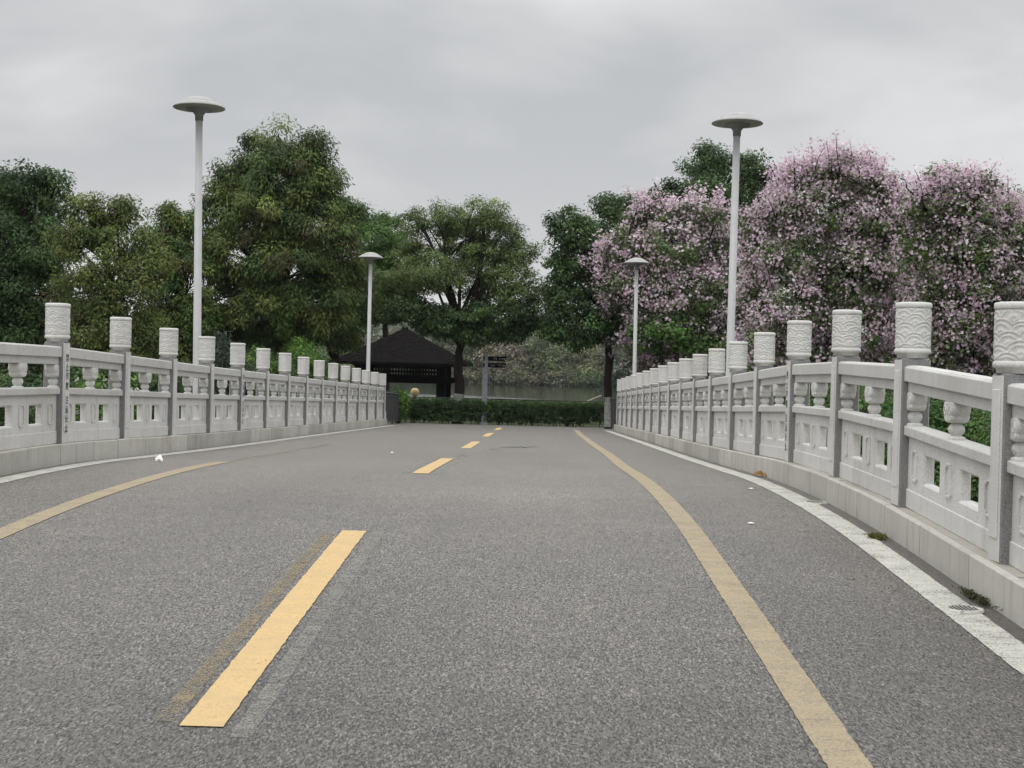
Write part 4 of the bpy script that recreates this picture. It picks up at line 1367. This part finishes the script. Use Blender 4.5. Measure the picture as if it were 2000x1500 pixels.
# ------------------------------------------------------------------ signpost
p = at(945, 828, 48.15)
root = empty('signpost', (p.x, 48.15, zroad(48))); tag(root, 'grey signpost with two dark pointed direction boards, standing before the hedge', 'signpost')
top = at(945, 690, 48.15).z - zroad(48)
mb = MB(); mb.box(-0.095, 0.095, -0.05, 0.05, -0.05, top, 0.01); mb.box(-0.14, 0.14, -0.1, 0.1, -0.02, 0.06, 0.01)
mb.build('pole', M['grey_metal'], root)
mb = MB(); mb.box(0.05, 0.10, -0.045, 0.045, top + 0.001, top + 0.05, 0.01); mb.build('pole_cap', M['iron'], root)
for k, zc in enumerate((top - 0.185, top - 0.425)):
    mb = MB()
    mb.box(-0.075, -0.02, -0.058, -0.0502, zc - 0.085, zc + 0.075, 0.002)
    pts = [(0.097, -0.08), (0.70, -0.085), (0.765, 0.062), (0.757, 0.08), (0.097, 0.085)]
    n = 5
    mb.add([(x, -0.02, zc + z) for x, z in pts] + [(x, 0.02, zc + z) for x, z in pts], [tuple(range(n)), tuple(range(n, 2 * n))] + [(i, (i + 1) % n, n + (i + 1) % n, n + i) for i in range(n)])
    bd = mb.build('direction_board', M['sign_board'], root)
    mk = MB(); rr = random.Random(k)
    for cx in ((0.30, 0.345, 0.40, 0.51, 0.565, 0.62) if k == 0 else (0.22, 0.28, 0.33, 0.46, 0.52, 0.575, 0.63)):
        for s in range(5):
            w_ = rr.uniform(0.012, 0.034); zz_ = zc + rr.uniform(-0.028, 0.026); xx = cx + rr.uniform(-0.012, 0.012)
            if s % 2: mk.box(xx - w_ / 2, xx + w_ / 2, -0.0225, -0.0203, zz_ - 0.0035, zz_ + 0.0035)
            else: mk.box(xx - 0.0035, xx + 0.0035, -0.0225, -0.0203, zz_ - w_ / 2, zz_ + w_ / 2)
    m_ = 14
    mk.add([(0.685 + 0.021 * math.cos(2 * PI * i / m_), -0.0222, zc - 0.005 + 0.021 * math.sin(2 * PI * i / m_)) for i in range(m_)], [tuple(range(m_))])
    mk.build('lettering', M['sign_mark'], bd)

# globe lamp behind the hedge
p = at(810, 766, 50.2); zg = gz(50)
root = empty('globe_lamp', (p.x, 50.2, zg)); tag(root, 'small garden lamp with yellowed round globe peeping over the hedge', 'garden lamp')
hc = p.z - zg
mb = MB(); mb.lathe([(0, 0), (0.08, 0), (0.08, 0.04), (0.035, 0.06), (0.03, hc - 0.22), (0.06, hc - 0.2), (0.075, hc - 0.13), (0, hc - 0.13)], 16); mb.build('pole', M['iron'], root)
mb = MB(); mb.lathe([(0.165 * math.sin(PI * i / 16) + 1e-4, hc - 0.165 * math.cos(PI * i / 16)) for i in range(17)], 28); mb.build('globe', M['globe'], root)
mb = MB(); mb.lathe([(0.0, hc + 0.155), (0.05, hc + 0.157), (0.03, hc + 0.175), (0.0, hc + 0.18)], 16); mb.build('finial', M['iron'], root)

# pale pole sticking up behind the hedge
p = at(1143, 786, 50.5); q = at(1174, 773, 50.2)
mb = MB(); dlt = q - p
mb.tube([p - dlt * 1.2 - p, Vector((0, 0, 0)), q - p], [0.035, 0.035, 0.03], 10)
o = mb.build('wooden_pole', M['pole_pale'], loc=p); tag(o, 'pale slanting pole leaning up over the hedge near the split trunk', 'pole')

# ------------------------------------------------------------------ pavilion
PY = 58.0
c = at(790, 710, PY)
PX = c.x; zg = gz(57); ze = c.z - zg + 0.02; za = at(795, 641, PY).z - zg
root = empty('pavilion', (PX, PY, zg)); tag(root, 'black timber garden pavilion with pyramid shingle roof behind the hedge', 'pavilion')
hw = 2.86; hc_ = 1.74
mb = MB(); mb.box(-2.2, 2.2, -2.2, 2.2, -0.3, 0.12, 0.02); mb.build('floor', M['kerb'], root)
for sx in (-1, 1):
    for sy in (-1, 1):
        mb = MB(); mb.box(sx * hc_ - 0.19, sx * hc_ + 0.19, sy * hc_ - 0.19, sy * hc_ + 0.19, 0.1, ze - 0.05, 0.012)
        mb.build('column', M['dark_wood'], root)
zb0, zb1 = at(800, 747, PY).z - zg, at(800, 736, PY).z - zg
zl0, zl1 = zb1, at(800, 716, PY).z - zg
for k in range(4):
    rz = k * PI / 2
    Mz = Matrix.Rotation(rz, 4, 'Z')
    mb = MB()
    mb.box(-hc_ - 0.45, hc_ + 0.45, -hc_ - 0.07 + 0.003 * k, -hc_ + 0.07 - 0.003 * k, zb0 + 0.004 * k, zb1 - 0.004 * k, 0.008, M=Mz)
    mb.box(-hc_ - 0.3, hc_ + 0.3, -hc_ - 0.08 + 0.003 * k, -hc_ + 0.08 - 0.003 * k, zl1 + 0.004 * k, ze - 0.004 * k, 0.008, M=Mz)
    mb.build('beam', M['dark_wood'], root)
    mb = MB(); nb = 25
    a = hc_ - 0.18
    for i in range(nb + 1):
        x = -a + 2 * a * i / nb
        mb.box(x - 0.028, x + 0.028, -hc_ - 0.02, -hc_ + 0.02, zl0 - 0.01, zl1 + 0.01, 0, M=Mz)
    for zz_ in (zl0 + 0.05, (zl0 + zl1) / 2, zl1 - 0.05):
        mb.box(-a, a, -hc_ - 0.028, -hc_ + 0.028, zz_ - 0.035, zz_ + 0.035, 0, M=Mz)
    mb.build('lattice', M['dark_wood'], root)
# shingle roof in courses
mb = MB(); rr = random.Random(4); nc = 22
for k in range(4):
    Mz = Matrix.Rotation(k * PI / 2, 4, 'Z')
    for j in range(nc):
        t0, t1 = j / nc, (j + 1.35) / nc
        r0, r1 = hw * (1 - t0), max(hw * (1 - t1), 0.02)
        z0, z1 = ze + (za - ze) * t0 ** 1.06, ze + (za - ze) * min(t1, 1) ** 1.06
        wd = 0.14; n = max(1, int(2 * r0 / wd))
        for i in range(n):
            xa, xb = -r0 + 2 * r0 * i / n, -r0 + 2 * r0 * (i + 1) / n - 0.008
            k1 = r1 / r0
            o = rr.uniform(-0.02, 0.02); tk = rr.uniform(0.018, 0.04)
            vs = [(xa, -r0 - o, z0), (xb, -r0 - o, z0), (xb * k1, -r1, z1), (xa * k1, -r1, z1)]
            vs = [Mz @ Vector(v) for v in vs] + [Mz @ (Vector(v) + Vector((0, -0.01, tk))) for v in vs]
            mb.add(vs, [(3, 2, 1, 0), (4, 5, 6, 7), (0, 1, 5, 4), (1, 2, 6, 5), (2, 3, 7, 6), (3, 0, 4, 7)])
    mb.box(-hw, hw, -hw - 0.002, -hw + 0.05, ze - 0.09 + 0.004 * k, ze - 0.002 - 0.003 * k, 0, M=Mz)
rf = mb.build('roof', M['dark_wood'], root)
mb = MB(); mb.box(-0.12, 0.12, -0.12, 0.12, za - 0.03, za + 0.05, 0.02); mb.build('roof_cap', M['dark_wood'], rf)
for k in range(2):
    mb = MB(); Mz = Matrix.Rotation(k * PI, 4, 'Z')
    mb.box(-hc_ + 0.2, hc_ - 0.2, -hc_ + 0.0, -hc_ + 0.38, 0.50, 0.55, 0.006, M=Mz)
    for x in (-1.2, 0, 1.2): mb.box(x - 0.03, x + 0.03, -hc_ + 0.1, -hc_ + 0.3, 0.12, 0.50, 0, M=Mz)
    if k: mb.build('bench', M['dark_wood'], root)

# ------------------------------------------------------------------ far wood beyond the lake (one mass)
W_PAL = [(0.155, 0.185, 0.095), (0.175, 0.185, 0.10), (0.135, 0.17, 0.09), (0.19, 0.175, 0.115), (0.205, 0.18, 0.135), (0.16, 0.20, 0.135), (0.16, 0.225, 0.08), (0.21, 0.235, 0.19)]  # leaf colours lightened, carrying part of the distance haze in the colour
parts = []
r2 = random.Random(9)
for k in range(230):
    x = r2.uniform(-130, 90); y = 243 + abs(r2.gauss(0, 9)) + r2.random() * 6
    if k % 3 == 0: y = 241 + r2.random() * 4
    h = r2.uniform(5.5, 9.5) + (y - 243) * 0.22
    if x < -22: h *= 0.9
    rx = r2.uniform(2.2, 4.2)
    z0 = -1.9
    lob = [((x, y, z0 + h * 0.62), (rx, rx, h * 0.40)), ((x + r2.uniform(-2, 2), y - 1, z0 + h * 0.32), (rx * 1.1, rx * 0.9, h * 0.33))]
    if r2.random() < 0.4: lob.append(((x + r2.uniform(-2, 2), y, z0 + h * 0.85), (rx * 0.6, rx * 0.6, h * 0.2)))
    cc, cd = clump_points(lob, 1.05, (0.7, 1.1))
    cd[:, 1] -= 0.3
    pc = W_PAL[r2.randrange(len(W_PAL))]
    lf = leaves(cc, cd, 11, 1.1, 0.62, 0.42, [pc, tuple(q * 0.82 for q in pc), tuple(q * 1.15 for q in pc)], droop=0.1, var=0.25)
    parts.append(lf)
    if r2.random() < 0.22:
        fc, fd = clump_points(lob[:1], 1.6, (0.95, 1.12))
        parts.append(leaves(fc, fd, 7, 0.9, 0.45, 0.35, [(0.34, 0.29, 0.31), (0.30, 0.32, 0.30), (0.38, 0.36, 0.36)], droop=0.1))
for k in range(150):
    x = r2.uniform(-130, 90); y = 237.5 + r2.random() * 2.5
    hh = r2.uniform(1.6, 3.4); rx = r2.uniform(1.5, 3.0)
    cc, cd = clump_points([((x, y, -1.9 + hh * 0.5), (rx, rx * 0.7, hh * 0.55))], 0.9, (0.6, 1.1))
    pc = W_PAL[r2.randrange(len(W_PAL))]
    parts.append(leaves(cc, cd, 10, 0.9, 0.5, 0.34, [pc, tuple(q * 0.8 for q in pc)], droop=0.3, var=0.25))
C, A, B, co = merge(parts)
o = link('far_woodland', quad_mesh('far_woodland', C, A, B, co, M['leaf'])); tag(o, 'hazy mixed woodland along the far shore of the lake', 'woodland', kind='stuff')

# ------------------------------------------------------------------ small things on the road
def scrap(name, label, cat, x, y, size, mat, seed, lift=0.03, group=None):
    p = road_at(x, y); r = random.Random(seed)
    n = 5; vs = []
    for j in range(n):
        for i in range(n):
            u, v = i / (n - 1) - 0.5, j / (n - 1) - 0.5
            e = 1 + r.uniform(-0.25, 0.25)
            vs.append((u * size * e, v * size * 0.8 * e, 0.006 + lift * max(0.0, (1.0 - (u * u + v * v) * 2.4) * (0.55 + 0.6 * r.random()))))
    mb = MB(); mb.add(vs, [(j * n + i, j * n + i + 1, (j + 1) * n + i + 1, (j + 1) * n + i) for j in range(n - 1) for i in range(n - 1)], 0, True)
    o = mb.build(name, mat, loc=p); o.rotation_euler = (0, 0, r.uniform(0, 6))
    tag(o, label, cat, group)


scrap('paper_tissue', 'crumpled white tissue lying on the road by the left edge line', 'litter', 306, 903, 0.095, M['paper'], 1, 0.085)
scrap('paper_scrap', 'small flat white scrap on the asphalt left of the right edge line, nearer one', 'litter', 1466, 1023, 0.045, M['paper'], 2, 0.008)
scrap('paper_scrap', 'small flat white scrap on the asphalt near the right edge line, farther one', 'litter', 1465, 955, 0.05, M['paper'], 3, 0.008)
scrap('paper_scrap', 'tiny white scrap on the asphalt left of the second centre dash', 'litter', 765, 885, 0.05, M['paper'], 6, 0.01)
scrap('dead_leaf', 'brown dead leaf lying at the foot of the right kerb', 'leaf', 1481, 930, 0.12, M['dead_leaf'], 4, 0.06)
scrap('dead_leaf', 'orange dead leaf beside a brown one at the foot of the right kerb', 'leaf', 1493, 932, 0.07, M['dead_leaf'], 5, 0.05)


def moss(label, x, y, rx, ry, n, pal):
    p = road_at(x, y)
    cc = np.column_stack([rng.normal(size=n) * rx * 0.5, rng.normal(size=n) * ry * 0.5, np.abs(rng.normal(size=n)) * 0.008 + 0.006])
    C, A, B, co = leaves(cc, np.tile((0, 0, 1.0), (n, 1)), 9, 0.022, 0.018, 0.009, pal, droop=-0.4)
    C[:, 2] = np.abs(C[:, 2]) + 0.003
    o = link('moss_tuft', quad_mesh('moss_tuft', C, A, B, co, M['leaf']), loc=p); tag(o, label, 'moss', 'moss tufts at the kerb')


moss('yellow green moss tuft on the asphalt beside the white line', 1710, 1050, 0.05, 0.09, 130, [(0.13, 0.13, 0.03), (0.10, 0.11, 0.025), (0.16, 0.13, 0.035)])
moss('dark green moss strip along the foot of the right kerb, nearest', 1898, 1168, 0.025, 0.26, 110, [(0.05, 0.06, 0.02), (0.07, 0.07, 0.03)])
moss('dark moss strip at the foot of the right kerb far end', 1222, 845, 0.05, 1.6, 120, [(0.05, 0.05, 0.025), (0.06, 0.055, 0.03)])


def drain(label, x, y):
    p = road_at(x, y)
    root = empty('drain_cover', p); tag(root, label, 'drain cover', 'round drain covers')
    mb = MB(); R0 = 0.10
    mb.lathe([(0.0, 0.009), (R0 * 0.78, 0.009), (R0 * 0.80, 0.013), (R0, 0.013), (R0 + 0.004, 0.0)], 32)
    mb.build('rim', M['white_paint'], root)
    mb = MB()
    for i in range(7):
        xx = -0.06 + 0.02 * i; hh = math.sqrt(max(0.07 ** 2 - xx * xx, 0.0004))
        mb.box(xx - 0.004, xx + 0.004, -hh, hh, 0.0095, 0.0125)
    mb.build('slot', M['ink'], root)


drain('white painted round drain cover on the right edge line, nearest', 1878, 1190)
drain('white painted round drain cover on the right edge line, farther along', 1590, 982)

# ------------------------------------------------------------------ thin lake air
m, nt, out = new_mat('haze')
v = nt.nodes.new('ShaderNodeVolumePrincipled')
v.inputs['Color'].default_value = (0.82, 0.87, 0.92, 1); v.inputs['Density'].default_value = 0.00014
nt.links.new(v.outputs[0], out.inputs['Volume'])
mb = MB(); mb.box(-430, 430, -50, 720, -5, 40)
o = mb.build('haze', m); tag(o, kind='stuff')
